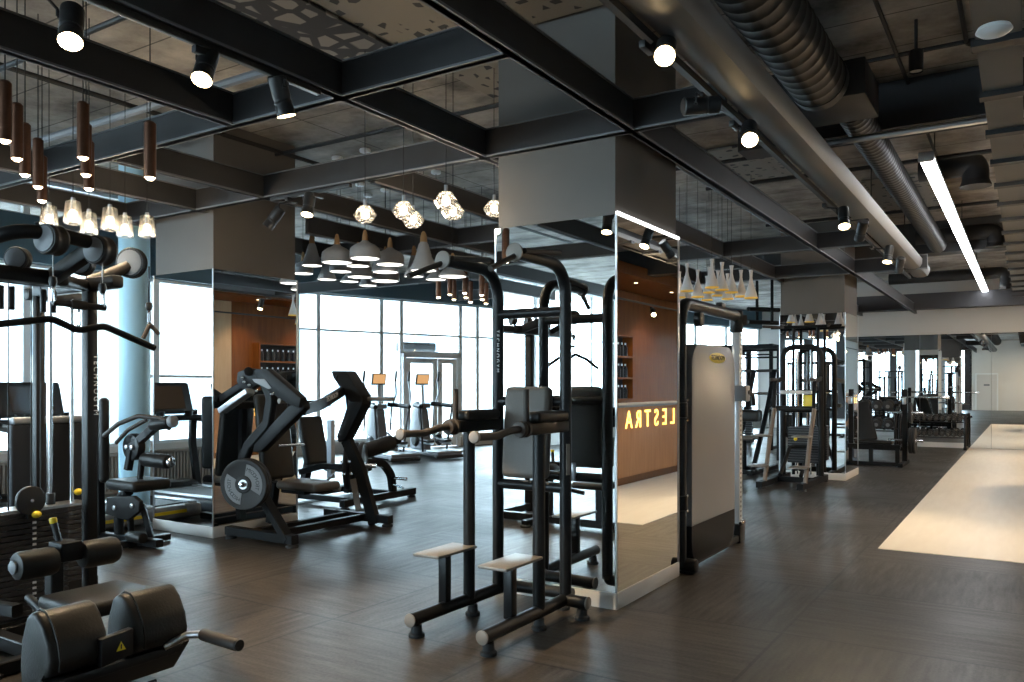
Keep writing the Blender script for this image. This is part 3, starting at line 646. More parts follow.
# pipes and conduits, concrete ribs
def pipe(label, pts, r, m='pipe_black', fil=0.06, name='ceiling_pipe'):
    return tag(MB().tube(pts, r, fil, seg=8).build(name, m), label, 'pipe')
pipe('bright pipe crossing below the ceiling right of the large spiral duct', [(-1.6, 7.05, 3.50), (0.0, 7.05, 3.50)], 0.028, 'steel')
pipe('thin black conduit crossing the concrete above the black downlight', [(-1.6, 6.9, 4.06), (0.3, 6.9, 4.06)], 0.018)
pipe('thin black conduit running lengthwise left of the black downlight', [(-0.85, 1.0, 4.06), (-0.85, 11.0, 4.06)], 0.016)
pipe('bent black conduit on the concrete right of the black downlight', [(-0.38, 1.0, 4.06), (-0.38, 7.0, 4.06), (0.1, 7.0, 4.06)], 0.016, fil=0.1)
pipe('black sprinkler pipe crossing behind the tube light', [(-3.2, 9.3, 3.82), (1.0, 9.3, 3.82)], 0.022)
pipe('black sprinkler pipe crossing farther back behind the tube light', [(-3.2, 11.9, 3.82), (1.0, 11.9, 3.82)], 0.022)
pipe('long black pipe running lengthwise over the left pendants', [(-6.63, -3, 3.95), (-6.63, 12, 3.95)], 0.022)
pipe('grey pipe crossing behind the brown pendants', [(-9.5, 4.2, 3.9), (-4.9, 4.2, 3.9)], 0.035, 'grey_plastic')
pipe('black pipe crossing behind the single brown pendant', [(-9.5, 5.9, 3.95), (-3.4, 5.9, 3.95)], 0.02)
pipe('black pipe crossing over the cell pattern board at the top', [(-9.0, 3.02, 3.85), (-3.4, 3.02, 3.85)], 0.02)
pipe('black pipe above the crossing beams near the top centre', [(-4.0, 2.0, 3.7), (-4.0, 8.0, 3.7)], 0.045)
pipe('black pipe between the beams behind the near column', [(-3.0, 6.2, 3.75), (-3.0, 13, 3.75)], 0.03)
pipe('black cross pipe between the beams behind the near column', [(-4.6, 8.2, 3.8), (-1.6, 8.2, 3.8)], 0.02)
for k, (y, z, h) in enumerate(((7.75, 3.9, 0.4), (14.6, 3.85, 0.5), (20.6, 3.4, 0.35))):
    struct(MB().box((-0.6 if k < 1 else -0.8, y, z), (3.4 if k < 1 else 8.0, 0.34, h)).build('ceiling_rib', 'dark_wall' if k != 1 else 'dark_beam'))
# patterned boards on the slab
def board(label, x0, x1, y0, y1, m, z=4.06):
    tag(MB().box(((x0 + x1) / 2, (y0 + y1) / 2, z), (x1 - x0, y1 - y0, 0.02)).build('ceiling_board', m), label, 'ceiling board')
board('ceiling board with rounded cell pattern at the top left', -5.2, -4.05, 2.0, 4.75, 'cell_board')
board('ceiling board with dark leaf pattern beside the near column top', -3.28, -2.25, 2.6, 4.90, 'leaf_board')
board('ceiling board with dark leaf pattern above the crossing beams', -4.0, -3.32, 3.5, 6.4, 'leaf_board')
board('ceiling board with dark leaf pattern behind the near column', -3.1, -2.1, 8.6, 10.3, 'leaf_board')
board('ceiling board with dark leaf pattern left of the tube light', -1.75, -0.9, 10.9, 13.4, 'leaf_board')
# air curtain above the door
s = (hit2(404) + hit2(444)) / 2; c = P2(s, 2.42, -0.35); t = thing('air_curtain', 'long grey air curtain unit hanging above the glass door', 'air curtain', c)
MB().bar(P2(s - 0.52, 2.42, -0.35), P2(s + 0.52, 2.42, -0.35), 0.26, 0.22, bevel=0.05, seg=3).build('casing', 'plate_grey', t)
MB().bar(P2(s - 0.48, 2.33, -0.44), P2(s + 0.48, 2.33, -0.44), 0.08, 0.05).build('air_outlet', 'black_plastic', t)
for q in (-0.4, 0.4): MB().cyl(P2(s + q, 2.52, -0.35), P2(s + q, CEIL, -0.35), 0.008, seg=6).build('hanger_rod', 'steel', t)

# row of track spotlights added out of view to brighten the pale strip and walls
track('black lighting track added out of view along the right side, carrying fill spotlights', (1.9, -9.0, 3.147), (1.9, 20.0, 3.147))
for k, y in enumerate((-8.0, -4.3, 6.4, 7.6, 15.6, 17.5, 19.4)):
    spot_lamp('%s added fill spotlight from the back wall along the unseen right side track' % ['first', 'second', 'third', 'fourth', 'fifth', 'sixth', 'seventh'][k], (1.86, y, 2.95), ((-0.55, -0.7, -0.8), (-0.4, -0.9, -0.7), (-0.45, 0.9, -0.7), (-0.6, 0.8, -0.6), (-0.5, -0.8, -0.7), (-0.6, 0.1, -0.7), (-0.6, 0.4, -0.6))[k], 3.13, True, 190, 110, tx=(1.9, y))
# ------------------------------------------------------------------ reception, seen in the column mirrors
t = thing('reception_desk', 'wooden reception desk with glowing cut-out lettering, seen in the near column mirror', 'reception desk', (0.7, 12.4, 0))
MB().box((0.72, 12.4, 0.65), (0.62, 4.2, 1.04), bevel=0.004).build('desk_body', 'wood_desk', t)
MB().box((0.76, 12.4, 0.07), (0.56, 4.1, 0.13)).build('toe_kick', 'wood_wall', t)
MB().box((0.72, 12.4, 1.185), (0.68, 4.26, 0.035), bevel=0.004).build('desk_top', 'tray_grey', t)
for k, ch in enumerate('LESTRA'):
    text('sign_letter', ch, 0.38, 'sign_glow', (0.405, 12.92 - k * 0.355, 0.965), (0, -1, 0), (0, 0, 1), t, depth=0.006)
t = thing('bottle_shelf', 'dark shelf unit with rows of bottles on the wooden reception wall', 'shelf unit', (2.5, 14.5, 1.2))
m = MB().box((2.592, 14.5, 1.86), (0.02, 2.3, 1.32)); m.build('back_panel', 'shelf_dark', t)
for z in (1.2, 1.64, 2.08, 2.52): MB().box((2.475, 14.5, z), (0.25, 2.34, 0.035)).build('shelf', 'wood_wall', t)
for y in (13.33, 15.67): MB().box((2.475, y, 1.86), (0.25, 0.035, 1.35)).build('side_panel', 'wood_wall', t)
b0 = None
for r, z in enumerate((1.2195, 1.6595, 2.0995)):
    for k in range(13):
        y = 13.48 + k * 0.17
        if b0 is None:
            b0 = thing('shelf_bottle', 'dark bottle standing in a row on the reception shelf unit', 'bottle', (2.46, y, z), group='dark bottles on the reception shelves')
            MB().lathe([(0, 0), (0.045, 0), (0.047, 0.02), (0.047, 0.17), (0.035, 0.21), (0.016, 0.24), (0, 0.24)], (2.46, y, z), (0, 0, 1), 12).build('bottle_body', 'black_frame', b0)
            MB().cyl((2.46, y, z + 0.238), (2.46, y, z + 0.28), 0.018, seg=10).build('bottle_cap', 'steel', b0)
        else: dup(b0, (2.46, y, z))
for k in range(4):
    c = Vector((1.9, 11.0 + k * 1.9, 3.515)); t = thing('soffit_downlight', ['first', 'second', 'third', 'fourth'][k] + ' round downlight along the wooden reception soffit', 'downlight', c)
    MB().lathe([(0.04, 0), (0.055, 0), (0.055, 0.012), (0.04, 0.012)], c, (0, 0, 1), 18).build('lamp_ring', 'white_frame', t)
    MB().cyl(c + Vector((0, 0, 0.003)), c + Vector((0, 0, 0.009)), 0.039, seg=18).build('lamp_lens', 'lens_warm', t)
    l = bpy.data.lights.new('soffit_beam', 'SPOT'); l.energy = 60; l.color = (1, 0.74, 0.46); l.spot_size = math.radians(110); l.spot_blend = 0.6; l.shadow_soft_size = 0.05
    o = bpy.data.objects.new('soffit_beam', l); COL.objects.link(o); o.parent = t; o.location = (0, 0, -0.01)
# ------------------------------------------------------------------ nearest machines
V = Vector
def pad(c, s, rot=None, r=0.03, m=None):
    return (m or MB()).box(c, s, rot, bevel=min(r, min(s) * 0.48), seg=4)
def foot(p, h=0.07, r=0.042):
    x, y = p; return MB().lathe([(0, 0), (r * 1.15, 0), (r * 1.15, 0.018), (r * 0.85, 0.028), (r * 0.75, h), (0, h)], (x, y, 0), (0, 0, 1), 16)
def arc_text(name, body, rad, a0, da, size, m, c, u, v, parent, depth=0.0015):
    """letters set along an arc in the plane u, v round c; joined into one mesh"""
    obs = []; u, v = V(u).normalized(), V(v).normalized()
    for k, ch in enumerate(body):
        a = math.radians(a0 - k * da); d = u * math.cos(a) + v * math.sin(a); t = u * math.sin(a) - v * math.cos(a)
        obs.append(text('t', ch, size, m, V(c) + d * rad, t, d, None, depth))
    bm = bmesh.new()
    for o in obs: bm.from_mesh(o.data)
    for o in obs: bpy.data.objects.remove(o)
    me = bpy.data.meshes.new(name); bm.to_mesh(me); bm.free(); me.transform(world_of(parent).inverted()); me.materials.append(MATS[m])
    o = bpy.data.objects.new(name, me); COL.objects.link(o); o.parent = parent
    return o
def weight_plate(label, c, n, r, th, group, lettering=False):
    c, n = V(c), V(n).normalized(); t = thing('weight_plate', label, 'weight plate', c, group=group)
    MB().lathe([(0.028, -th / 2), (r * 0.30, -th / 2), (r * 0.34, -th * 0.35), (r * 0.80, -th * 0.35), (r * 0.86, -th / 2), (r * 0.97, -th / 2), (r, -th * 0.3), (r, th * 0.3), (r * 0.97, th / 2), (r * 0.86, th / 2),
                (r * 0.80, th * 0.35), (r * 0.34, th * 0.35), (r * 0.30, th / 2), (0.028, th / 2), (0.028, -th / 2)], c, n, 40).build('plate_disc', 'rubber', t)
    MB().lathe([(0.027, -th / 2 - 0.002), (0.045, -th / 2 - 0.002), (0.045, th / 2 + 0.002), (0.027, th / 2 + 0.002), (0.027, -th / 2 - 0.002)], c, n, 24).build('hub_ring', 'steel', t)
    if lettering:
        d, s, u = frame_of(n); o = c + d * (th * 0.36)
        # two raised grey sectors between the grips
        m = MB()
        for a0 in (100, 280):
            prof = [(r * 0.80 * math.cos(math.radians(a0 + k * 11)), r * 0.80 * math.sin(math.radians(a0 + k * 11))) for k in range(11)] + [(r * 0.36 * math.cos(math.radians(a0 + k * 22)), r * 0.36 * math.sin(math.radians(a0 + k * 22))) for k in range(5, -1, -1)]
            m.prism(prof, o, s, u, th * 0.16)
        m.build('plate_sector', 'plate_grey', t)
        w = th * 0.45
        arc_text('plate_lettering', 'TECHNOGYM', r * 0.60, 194, 10.5, 0.05, 'black_plastic', o + d * th * 0.08, s, u, t)
        arc_text('plate_lettering', 'TECHNOGYM', r * 0.60, 14, 10.5, 0.05, 'black_plastic', o + d * th * 0.08, s, u, t)
    return t

# ---- captain's chair / dip and pull-up station
t = thing('dip_pull_up_station', 'black dip and pull-up station with grey back pad in front of the near mirrored column', 'dip station', (-2.78, 4.2, 0))
XL, XR, YF, YR = -3.05, -2.525, 4.27, 4.61
MB().tube([(XL - 0.02, 3.70, 0.11), (XL, 4.73, 0.11), (XR - 0.03, 4.745, 0.11)], 0.04, 0.14, seg=16, n=8).build('base_skid', 'black_frame', t)
MB().tube([(XR + 0.0, 3.66, 0.11), (XR, 4.60, 0.11), (-2.36, 4.60, 0.11)], 0.04, 0.03, seg=16).build('base_skid', 'black_frame', t)
for p, d in (((XL - 0.02, 3.70, 0.11), (0, -1, 0)), ((XR, 3.66, 0.11), (0, -1, 0)), ((XR - 0.03, 4.745, 0.11), (1, 0, 0)), ((-2.36, 4.60, 0.11), (1, 0, 0))):
    MB().cyl(V(p) - V(d) * 0.004, V(p) + V(d) * 0.008, 0.041, seg=20, bevel=0.004).build('end_cap', 'cap_taupe', t)
for p in ((XL - 0.02, 3.76), (XR, 3.72), (XL, 4.31), (XR, 4.27), (-2.40, 4.60), (-2.62, 4.745)): foot(p).build('foot', 'rubber', t)
for x in (XL, XR):
    MB().tube([(x, YF, 0.12), (x, YF, 1.20)], 0.039, seg=16).build('front_upright', 'black_frame', t)
    MB().tube([(x, YR, 0.12), (x, YR, 2.27), (x, 4.00, 2.275)], 0.039, 0.22, seg=16, n=9).build('rear_upright', 'black_frame', t)
    MB().lathe([(0, 0), (0.052, 0), (0.056, -0.006), (0.056, -0.016), (0.04, -0.02), (0, -0.02)], (x, 4.0, 2.275), (0, 1, 0), 24).build('end_cap', 'cap_taupe', t)
    s = -1 if x == XL else 1
    MB().tube([(x - 0.0, 4.03, 2.27), (x + (-0.07 if s < 0 else 0.0), 3.74, 2.15)], 0.017, seg=12).build('pull_up_grip', 'grip_foam', t)
    MB().tube([(x + 0.05, 4.02, 2.285), (x + 0.06, 4.42, 2.325)], 0.017, seg=12).build('pull_up_grip', 'grip_foam', t)
    # dip arm
    MB().bar((x, 4.10, 1.235), (x, YR, 1.235), 0.07, 0.075, bevel=0.012).build('dip_arm', 'black_frame', t)
    MB().tube([(x, 4.08, 1.24), (x, 3.95, 1.235), (x - 0.01, 3.82, 1.21), (x - 0.015, 3.62, 1.215)], 0.022, 0.05, seg=14).build('dip_handle', 'grip_foam', t)
    MB().cyl((x - 0.015, 3.62, 1.215), (x - 0.015, 3.595, 1.215), 0.034, seg=20, bevel=0.006).build('end_cap', 'cap_taupe', t)
    m = MB().lathe([(0.022, 0), (0.045, 0.004), (0.05, 0.02), (0.045, 0.04), (0.03, 0.046), (0.052, 0.052), (0.052, 0.075), (0.02, 0.08)], (x, 4.035, 1.237), (0, 1, 0), 22); m.build('arm_collar', 'grip_foam', t)
    MB().cyl((x, 4.12, 1.27), (x, 4.12, 1.475), 0.019, seg=16, bevel=0.004).build('vertical_grip', 'grip_foam', t)
    pad((x, 4.36, 1.305), (0.13, 0.38, 0.065), r=0.025).build('elbow_pad', 'leather', t)
    # steps
    yf = 3.86 if x == XL else 3.80
    MB().bar((x - 0.03, yf + 0.19, 0.13), (x - 0.03, yf + 0.19, 0.45), 0.062, 0.062, up=(0, 1, 0), bevel=0.01).build('step_post', 'black_frame', t)
    MB().box((x - 0.03, yf + 0.2, 0.459), (0.20, 0.41, 0.018), bevel=0.006).build('step_plate', 'step_plate', t)
for z in (1.98, 1.39, 0.83): MB().tube([(XL, YR, z), (XR, YR, z)], 0.034, seg=14).build('cross_bar', 'black_frame', t)
MB().box(((XL + XR) / 2, 4.645, 0.87), (0.05, 0.03, 0.13), bevel=0.006).build('pad_bracket', 'steel', t)
pad(((XL + XR) / 2 + 0.02, 4.53, 1.19), (0.34, 0.09, 0.60), Matrix.Rotation(math.radians(-5), 4, 'X'), r=0.035).build('back_pad', 'taupe_leather', t)
text('frame_lettering', 'T E C H N O G Y M', 0.034, 'white_mark', (XL + 0.020, YR - 0.035, 1.73), (0, 0, -1), (1, 0, 0), t, 0.001)
MB().box((XR + 0.032, YR - 0.025, 1.02), (0.022, 0.012, 0.20), Matrix.Rotation(math.radians(55), 4, 'Z')).build('instruction_label', 'cap_taupe', t)

# ---- lat pulldown / multi cable tower at the left
t = thing('cable_tower', 'tall black multi-station cable tower with weight stacks at the left edge', 'cable machine', (-5.1, 2.7, 0))
G = 'black_frame'
MB().bar((-5.0, 2.875, 0), (-5.0, 2.875, 2.16), 0.07, 0.075, up=(1, 0, 0), bevel=0.012).build('front_upright', G, t)
MB().bar((-5.58, 2.86, 0), (-5.58, 2.86, 2.16), 0.065, 0.06, up=(1, 0, 0), bevel=0.015).build('rear_upright', G, t)
MB().bar((-5.0, 1.60, 0), (-5.0, 1.60, 2.16), 0.085, 0.10, up=(1, 0, 0), bevel=0.015).build('front_upright', G, t)
MB().bar((-5.58, 1.60, 0), (-5.58, 1.60, 2.16), 0.10, 0.085, up=(1, 0, 0), bevel=0.015).build('rear_upright', G, t)
MB().bar((-4.62, 1.3, 2.10), (-4.62, 2.52, 2.10), 0.09, 0.085, bevel=0.02).build('header_beam', G, t)
MB().bar((-5.60, 2.86, 2.13), (-4.66, 2.86, 2.13), 0.08, 0.08, bevel=0.02).build('header_beam', G, t)
MB().bar((-5.0, 1.55, 2.13), (-5.0, 2.90, 2.13), 0.075, 0.075, bevel=0.02).build('header_beam', G, t)
MB().bar((-4.62, 2.46, 2.10), (-4.98, 2.84, 2.12), 0.07, 0.07, bevel=0.02).build('header_brace', G, t)
MB().bar((-4.60, 2.43, 2.10), (-4.16, 2.42, 2.23), 0.06, 0.085, bevel=0.012).build('boom_arm', 'gunmetal', t)
MB().tube([(-4.62, 1.78, 2.10), (-4.35, 1.90, 2.18), (-4.14, 2.02, 2.255), (-4.13, 2.22, 2.262), (-4.12, 2.46, 2.235)], 0.036, 0.16, seg=16, n=8).build('curved_arm', G, t)
MB().tube([(-4.99, 2.86, 2.15), (-4.95, 2.96, 2.20), (-4.93, 3.09, 2.27)], 0.038, 0.06, seg=14).build('side_arm', 'grip_foam', t)
def pulley(c, n, r=0.075, th=0.05, name='pulley'):
    c, n = V(c), V(n).normalized()
    p = MB().lathe([(0, -th / 2), (r * 0.92, -th / 2), (r, -th * 0.36), (r, -th * 0.28), (r * 0.90, -th * 0.1), (r * 0.90, th * 0.1), (r, th * 0.28), (r, th * 0.36), (r * 0.92, th / 2), (0, th / 2)], c, n, 28).build(name, 'black_plastic', t)
    MB().cyl(c + n * th / 2, c + n * (th / 2 + 0.006), r * 0.82, seg=24, bevel=0.002).build('pulley_cover', 'grey_plastic', p)
    return p
for c in ((-4.11, 2.17, 2.225), (-4.10, 2.415, 2.205)):
    pulley(c, (0.25, -0.97, 0), 0.078, 0.09)
pulley((-4.92, 3.11, 2.295), (0.45, -0.9, 0), 0.10, 0.05)
for y in (1.86, 2.04, 2.26): pulley((-4.62, y, 2.185), (0.6, -0.8, 0), 0.065, 0.06)
pulley((-4.60, 2.60, 2.20), (0.6, -0.8, 0), 0.07, 0.06)
# cables, carabiners, lat bar
def carabiner(p, h=0.075):
    p = V(p); m = MB(); m.tube([p, p + V((0.012, 0, -0.012)), p + V((0.016, 0, -h + 0.014)), p + V((0, 0, -h)), p + V((-0.012, 0, -h + 0.012)), p + V((-0.010, 0, -0.012)), p], 0.0042, 0.006, seg=8); return m
MB().tube([(-4.10, 2.17, 2.15), (-4.10, 2.17, 2.015)], 0.0035, seg=6).build('cable', 'chrome', t)
MB().tube([(-4.08, 2.415, 2.14), (-4.08, 2.415, 2.005)], 0.0035, seg=6).build('cable', 'chrome', t)
for q in ((-4.10, 2.17, 2.015), (-4.08, 2.415, 2.005)):
    MB().lathe([(0, 0), (0.016, -0.005), (0.020, -0.03), (0.012, -0.055), (0, -0.055)], V(q) + V((0, 0, 0.03)), (0, 0, 1), 12).build('cable_stop', 'black_plastic', t)
    carabiner(V(q) + V((0, 0, -0.02)), 0.09).build('carabiner', 'chrome', t)
MB().tube([(-4.10, 2.17, 1.912), (-4.08, 2.43, 1.905)], 0.016, seg=12).build('spreader_bar', 'grip_foam', t)
MB().cyl((-4.096, 2.255, 1.910), (-4.088, 2.335, 1.908), 0.024, seg=16, bevel=0.006).build('spreader_grip', 'grip_foam', t)
carabiner((-4.09, 2.295, 1.885), 0.09).build('carabiner', 'chrome', t)
MB().tube([(-4.09, 1.62, 1.69), (-4.09, 1.90, 1.785), (-4.09, 2.16, 1.83), (-4.09, 2.29, 1.778), (-4.09, 2.43, 1.81), (-4.09, 2.72, 1.705)], 0.0175, 0.09, seg=14, n=6).build('lat_bar', 'gunmetal', t)
# side cable with V handle
MB().tube([(-4.87, 3.20, 2.28), (-4.87, 3.20, 2.02)], 0.004, seg=6).build('cable', 'gunmetal', t)
MB().lathe([(0, 0), (0.018, -0.005), (0.024, -0.03), (0.014, -0.055), (0, -0.055)], (-4.87, 3.20, 2.045), (0, 0, 1), 12).build('cable_stop', 'black_plastic', t)
carabiner((-4.87, 3.20, 1.99), 0.09).build('carabiner', 'chrome', t)
MB().tube([(-4.89, 3.17, 1.805), (-4.87, 3.205, 1.90), (-4.85, 3.26, 1.835)], 0.014, 0.008, seg=12).build('v_handle', 'grip_foam', t)
# weight stacks and guide rods
def stack(c, sx, sy, n, z0, hp, name='weight_stack'):
    m = MB(); 
    for k in range(n): m.box((c[0], c[1], z0 + hp * (k + 0.5)), (sx, sy, hp * 0.86), bevel=0.003, seg=1)
    s = m.build(name, 'black_plastic', t); s['kind'] = 'thing'; del s['kind']
    MB().box((c[0], c[1], z0 + hp * n + 0.008), (sx * 0.98, sy * 0.98, 0.016)).build('stack_top_plate', 'steel', t)
    return z0 + hp * n
zt = stack((-5.09, 2.52, 0), 0.19, 0.44, 19, 0.13, 0.0325)
MB().bar((-5.09, 2.26, 0.07), (-5.09, 2.78, 0.07), 0.22, 0.10).build('stack_base', G, t)
for y in (2.36, 2.68): MB().tube([(-5.09, y, 0.12), (-5.09, y, 2.10)], 0.0125, seg=12).build('guide_rod', 'chrome', t)
for y, x in ((2.415, -5.05), (2.52, -5.0), (2.60, -5.05)): MB().tube([(x, y, 0.75 if y != 2.52 else 0.8), (x, y, 2.1)], 0.004, seg=6).build('cable', 'cord', t)
for y in (2.36, 2.68): MB().cyl((-5.09, y, zt + 0.015), (-5.09, y, zt + 0.085), 0.026, seg=14, bevel=0.004).build('rod_bushing', 'black_plastic', t)
MB().cyl((-4.985, 2.5, zt + 0.07), (-4.955, 2.5, zt + 0.07), 0.085, seg=28, bevel=0.006).build('stack_pulley', 'black_plastic', t)
MB().box((-4.975, 2.5, zt + 0.02), (0.03, 0.04, 0.12), bevel=0.004).build('pulley_bracket', 'black_plastic', t)
MB().cyl((-4.955, 2.5, zt + 0.07), (-4.948, 2.5, zt + 0.07), 0.010, seg=12).build('axle_bolt', 'chrome', t)
MB().ball((-4.95, 2.525, zt - 0.015), 0.024, (0.8, 1.15, 0.9)).build('selector_knob', 'yellow', t)
m = MB()
for k in range(17): m.box((-4.993, 2.535, 0.16 + k * 0.0325), (0.003, 0.022, 0.014))
lb = m.build('weight_number_strip', 'white_mark', t)
# second stack behind with dark shroud and its rods
zt2 = stack((-5.75, 3.07, 0), 0.20, 0.40, 16, 0.13, 0.0325)
MB().box((-5.75, 3.07, 0.07), (0.24, 0.46, 0.12)).build('stack_base', G, t)
MB().box((-5.92, 3.10, 0.64), (0.06, 0.52, 1.18), bevel=0.02, seg=3).build('stack_shroud', 'shroud_dark', t)
MB().box((-5.92, 3.10, 1.25), (0.07, 0.50, 0.05), bevel=0.015, seg=3).build('shroud_cap', 'grey_plastic', t)
for y in (2.95, 3.0, 3.16): MB().tube([(-5.72, y, 0.12), (-5.72, y, 2.11)], 0.0145, seg=12).build('guide_rod', 'chrome', t)
MB().bar((-5.75, 2.86, 2.12), (-5.75, 3.30, 2.12), 0.08, 0.08, bevel=0.015).build('header_beam', G, t)
MB().tube([(-5.75, 3.30, 0.0), (-5.75, 3.30, 2.12)], 0.03, seg=12).build('rear_post', G, t)
MB().ball((-5.62, 3.15, zt2 + 0.10), 0.026, (0.8, 1.1, 0.9)).build('selector_knob', 'yellow', t)
for y in (2.36, 2.42, 2.60, 2.66): MB().cyl((-5.02, y, 1.94), (-5.02, y, 2.08), 0.017, seg=12, bevel=0.004).build('cable_guide', 'black_plastic', t)
text('frame_lettering', 'T E C H N O G Y M', 0.045, 'white_mark', (-4.9615, 2.895, 1.50), (0, 0, -1), (0, 1, 0), t, 0.001)
# lat seat: base rails, thigh rollers, seat
MB().rtube([(-5.0, 2.90, 0.06), (-5.0, 1.5, 0.06)], 0.08, 0.08).build('base_rail', G, t)
MB().rtube([(-5.0, 2.30, 0.06), (-3.5, 2.30, 0.06)], 0.08, 0.08).build('base_rail', G, t)
MB().rtube([(-4.46, 2.02, 0.04), (-4.46, 2.60, 0.04)], 0.07, 0.07).build('base_rail', G, t)
MB().rtube([(-4.75, 2.02, 0.36), (-4.30, 2.1, 0.36)], 0.06, 0.06).build('side_rail', G, t)
MB().rtube([(-4.33, 2.30, 0.06), (-4.33, 2.30, 0.58)], 0.07, 0.07, up=(1, 0, 0)).build('roller_post', G, t)
MB().box((-4.24, 2.31, 0.635), (0.13, 0.115, 0.10), bevel=0.01).build('roller_block', 'gunmetal', t)
for a, b in ((2.045, 2.245), (2.375, 2.575)):
    r = MB().lathe([(0, 0), (0.045, 0), (0.066, 0.008), (0.073, 0.03), (0.073, 0.17), (0.066, 0.192), (0.045, 0.20), (0, 0.20)], (-4.215, a, 0.60), (0, 1, 0), 28).build('thigh_roller', 'leather', t)
    e = a if a < 2.3 else b; s = -1 if a < 2.3 else 1
    MB().lathe([(0, 0), (0.030, 0), (0.034, -0.012), (0.020, -0.022), (0, -0.022)], (-4.215, e, 0.60), (0, -s, 0), 18).build('roller_cap', 'grey_plastic', r)
MB().tube([(-4.28, 2.30, 0.67), (-4.30, 2.28, 0.78)], 0.017, seg=12).build('adjust_lever', 'black_plastic', t)
MB().cyl((-4.30, 2.28, 0.775), (-4.303, 2.277, 0.805), 0.019, seg=14, bevel=0.005).build('lever_knob', 'yellow', t)
MB().rtube([(-3.72, 2.30, 0.08), (-3.72, 2.30, 0.43)], 0.08, 0.08, up=(1, 0, 0)).build('seat_post', G, t)
pad((-3.79, 2.24, 0.46), (0.40, 0.42, 0.07), r=0.03).build('seat_pad', 'leather', t)
MB().tube([(-4.35, 2.18, 0.40), (-4.0, 2.12, 0.34)], 0.022, seg=12).build('foot_lever', 'gunmetal', t)
for x, y in ((-5.0, 1.55), (-3.55, 2.30), (-4.46, 2.05), (-4.46, 2.57)): foot((x, y), 0.03, 0.05).build('foot', 'rubber', t)
# ---- foreground bench with split hip pads
t = thing('back_extension_bench', 'black bench with two split hip pads and a side handle in the bottom left foreground', 'exercise bench', (-2.65, 1.5, 0))
# pad profile in the x-z plane (a = x, b = z): leaning cushion, big rounded face towards +x
prof = [(-0.075, -0.16), (-0.085, -0.06), (-0.075, 0.04), (-0.045, 0.115), (-0.012, 0.135), (0.022, 0.130), (0.055, 0.10), (0.088, 0.045), (0.100, -0.01), (0.095, -0.055), (0.070, -0.085), (0.02, -0.11), (-0.03, -0.15)]
prof = [(a, b if b > 0 else b * 0.72) for a, b in prof]
def hip_pad(y0, y1, cx, cz):
    m = MB(); cy = (y0 + y1) / 2; w = y1 - y0
    m.prism(prof[::-1], (cx, cy, cz), (1, 0, 0), (0, 0, 1), w, bevel=0.016, seg=3)
    return m
for k, (y0, y1, cx) in enumerate(((1.315, 1.505, -2.60), (1.585, 1.785, -2.58))):
    p = hip_pad(y0, y1, cx, 0.66).build('hip_pad', 'leather', t, ang=60)
    m = MB(); yy = y0 + 0.03
    q = [(cx + a * 1.015, yy, 0.66 + b * 1.015) for a, b in prof[2:10]]
    m.tube(q, 0.004, seg=6).build('piping', 'leather', p)
MB().bar((-2.53, 1.30, 0.578), (-2.53, 1.78, 0.578), 0.05, 0.03, bevel=0.004).build('pad_rail', 'black_frame', t)
MB().prism([(-0.055, -0.05), (0.055, -0.035), (0.055, 0.05), (-0.055, 0.04)], (-2.495, 1.52, 0.65), (0, 1, 0), (0, 0, 1), 0.03, bevel=0.004).build('warning_plate', 'black_frame', t)
m = MB().prism([(-0.016, -0.013), (0.016, -0.013), (0, 0.016)], (-2.4785, 1.53, 0.652), (0, 1, 0), (0, 0, 1), 0.002); w = m.build('warning_sign', 'badge_yellow', t)
MB().prism([(-0.002, -0.008), (0.002, -0.008), (0.002, 0.007), (-0.002, 0.007)], (-2.4770, 1.53, 0.652), (0, 1, 0), (0, 0, 1), 0.001).build('warning_mark', 'black_plastic', w)
MB().rtube([(-2.58, 1.535, 0.60), (-2.78, 1.475, 0.30), (-2.95, 1.475, 0.08)], 0.09, 0.07, 0.08).build('main_post', 'black_frame', t)
MB().prism([(-0.30, -0.10), (0.26, -0.10), (0.30, 0.0), (-0.22, 0.0)], (-2.56, 1.535, 0.585), (0, 1, 0), (0.35, 0, 0.9), 0.03, bevel=0.004).build('pad_carrier', 'black_frame', t)
MB().rtube([(-3.35, 1.475, 0.06), (-2.1, 1.475, 0.06)], 0.09, 0.07).build('base_rail', 'black_frame', t)
MB().rtube([(-2.95, 1.1, 0.04), (-2.95, 1.85, 0.04)], 0.08, 0.06).build('base_rail', 'black_frame', t)
for p in ((-3.3, 1.475), (-2.15, 1.475), (-2.95, 1.14), (-2.95, 1.81)): foot(p, 0.03, 0.05).build('foot', 'rubber', t)
MB().tube([(-2.50, 1.70, 0.60), (-2.46, 1.76, 0.632), (-2.40, 1.785, 0.638)], 0.013, 0.02, seg=12).build('handle_arm', 'steel', t)
MB().cyl((-2.405, 1.783, 0.638), (-2.21, 1.775, 0.636), 0.021, seg=18, bevel=0.005).build('handle_grip', 'grip_foam', t)
MB().cyl((-2.21, 1.775, 0.636), (-2.202, 1.775, 0.636), 0.019, seg=18).build('handle_end', 'black_plastic', t)
pad((-3.05, 1.2, 0.18), (0.32, 0.30, 0.02), r=0.006).build('foot_plate', 'step_plate', t)
MB().cyl((-2.53, 1.285, 0.578), (-2.53, 1.31, 0.578), 0.022, seg=16, bevel=0.008).build('end_cap', 'chrome', t)
# ------------------------------------------------------------------ machines by the left column
def rounded_arm(m, pts, w, h, fil=0.06): return m.rtube(pts, w, h, fil, ch=0.012)
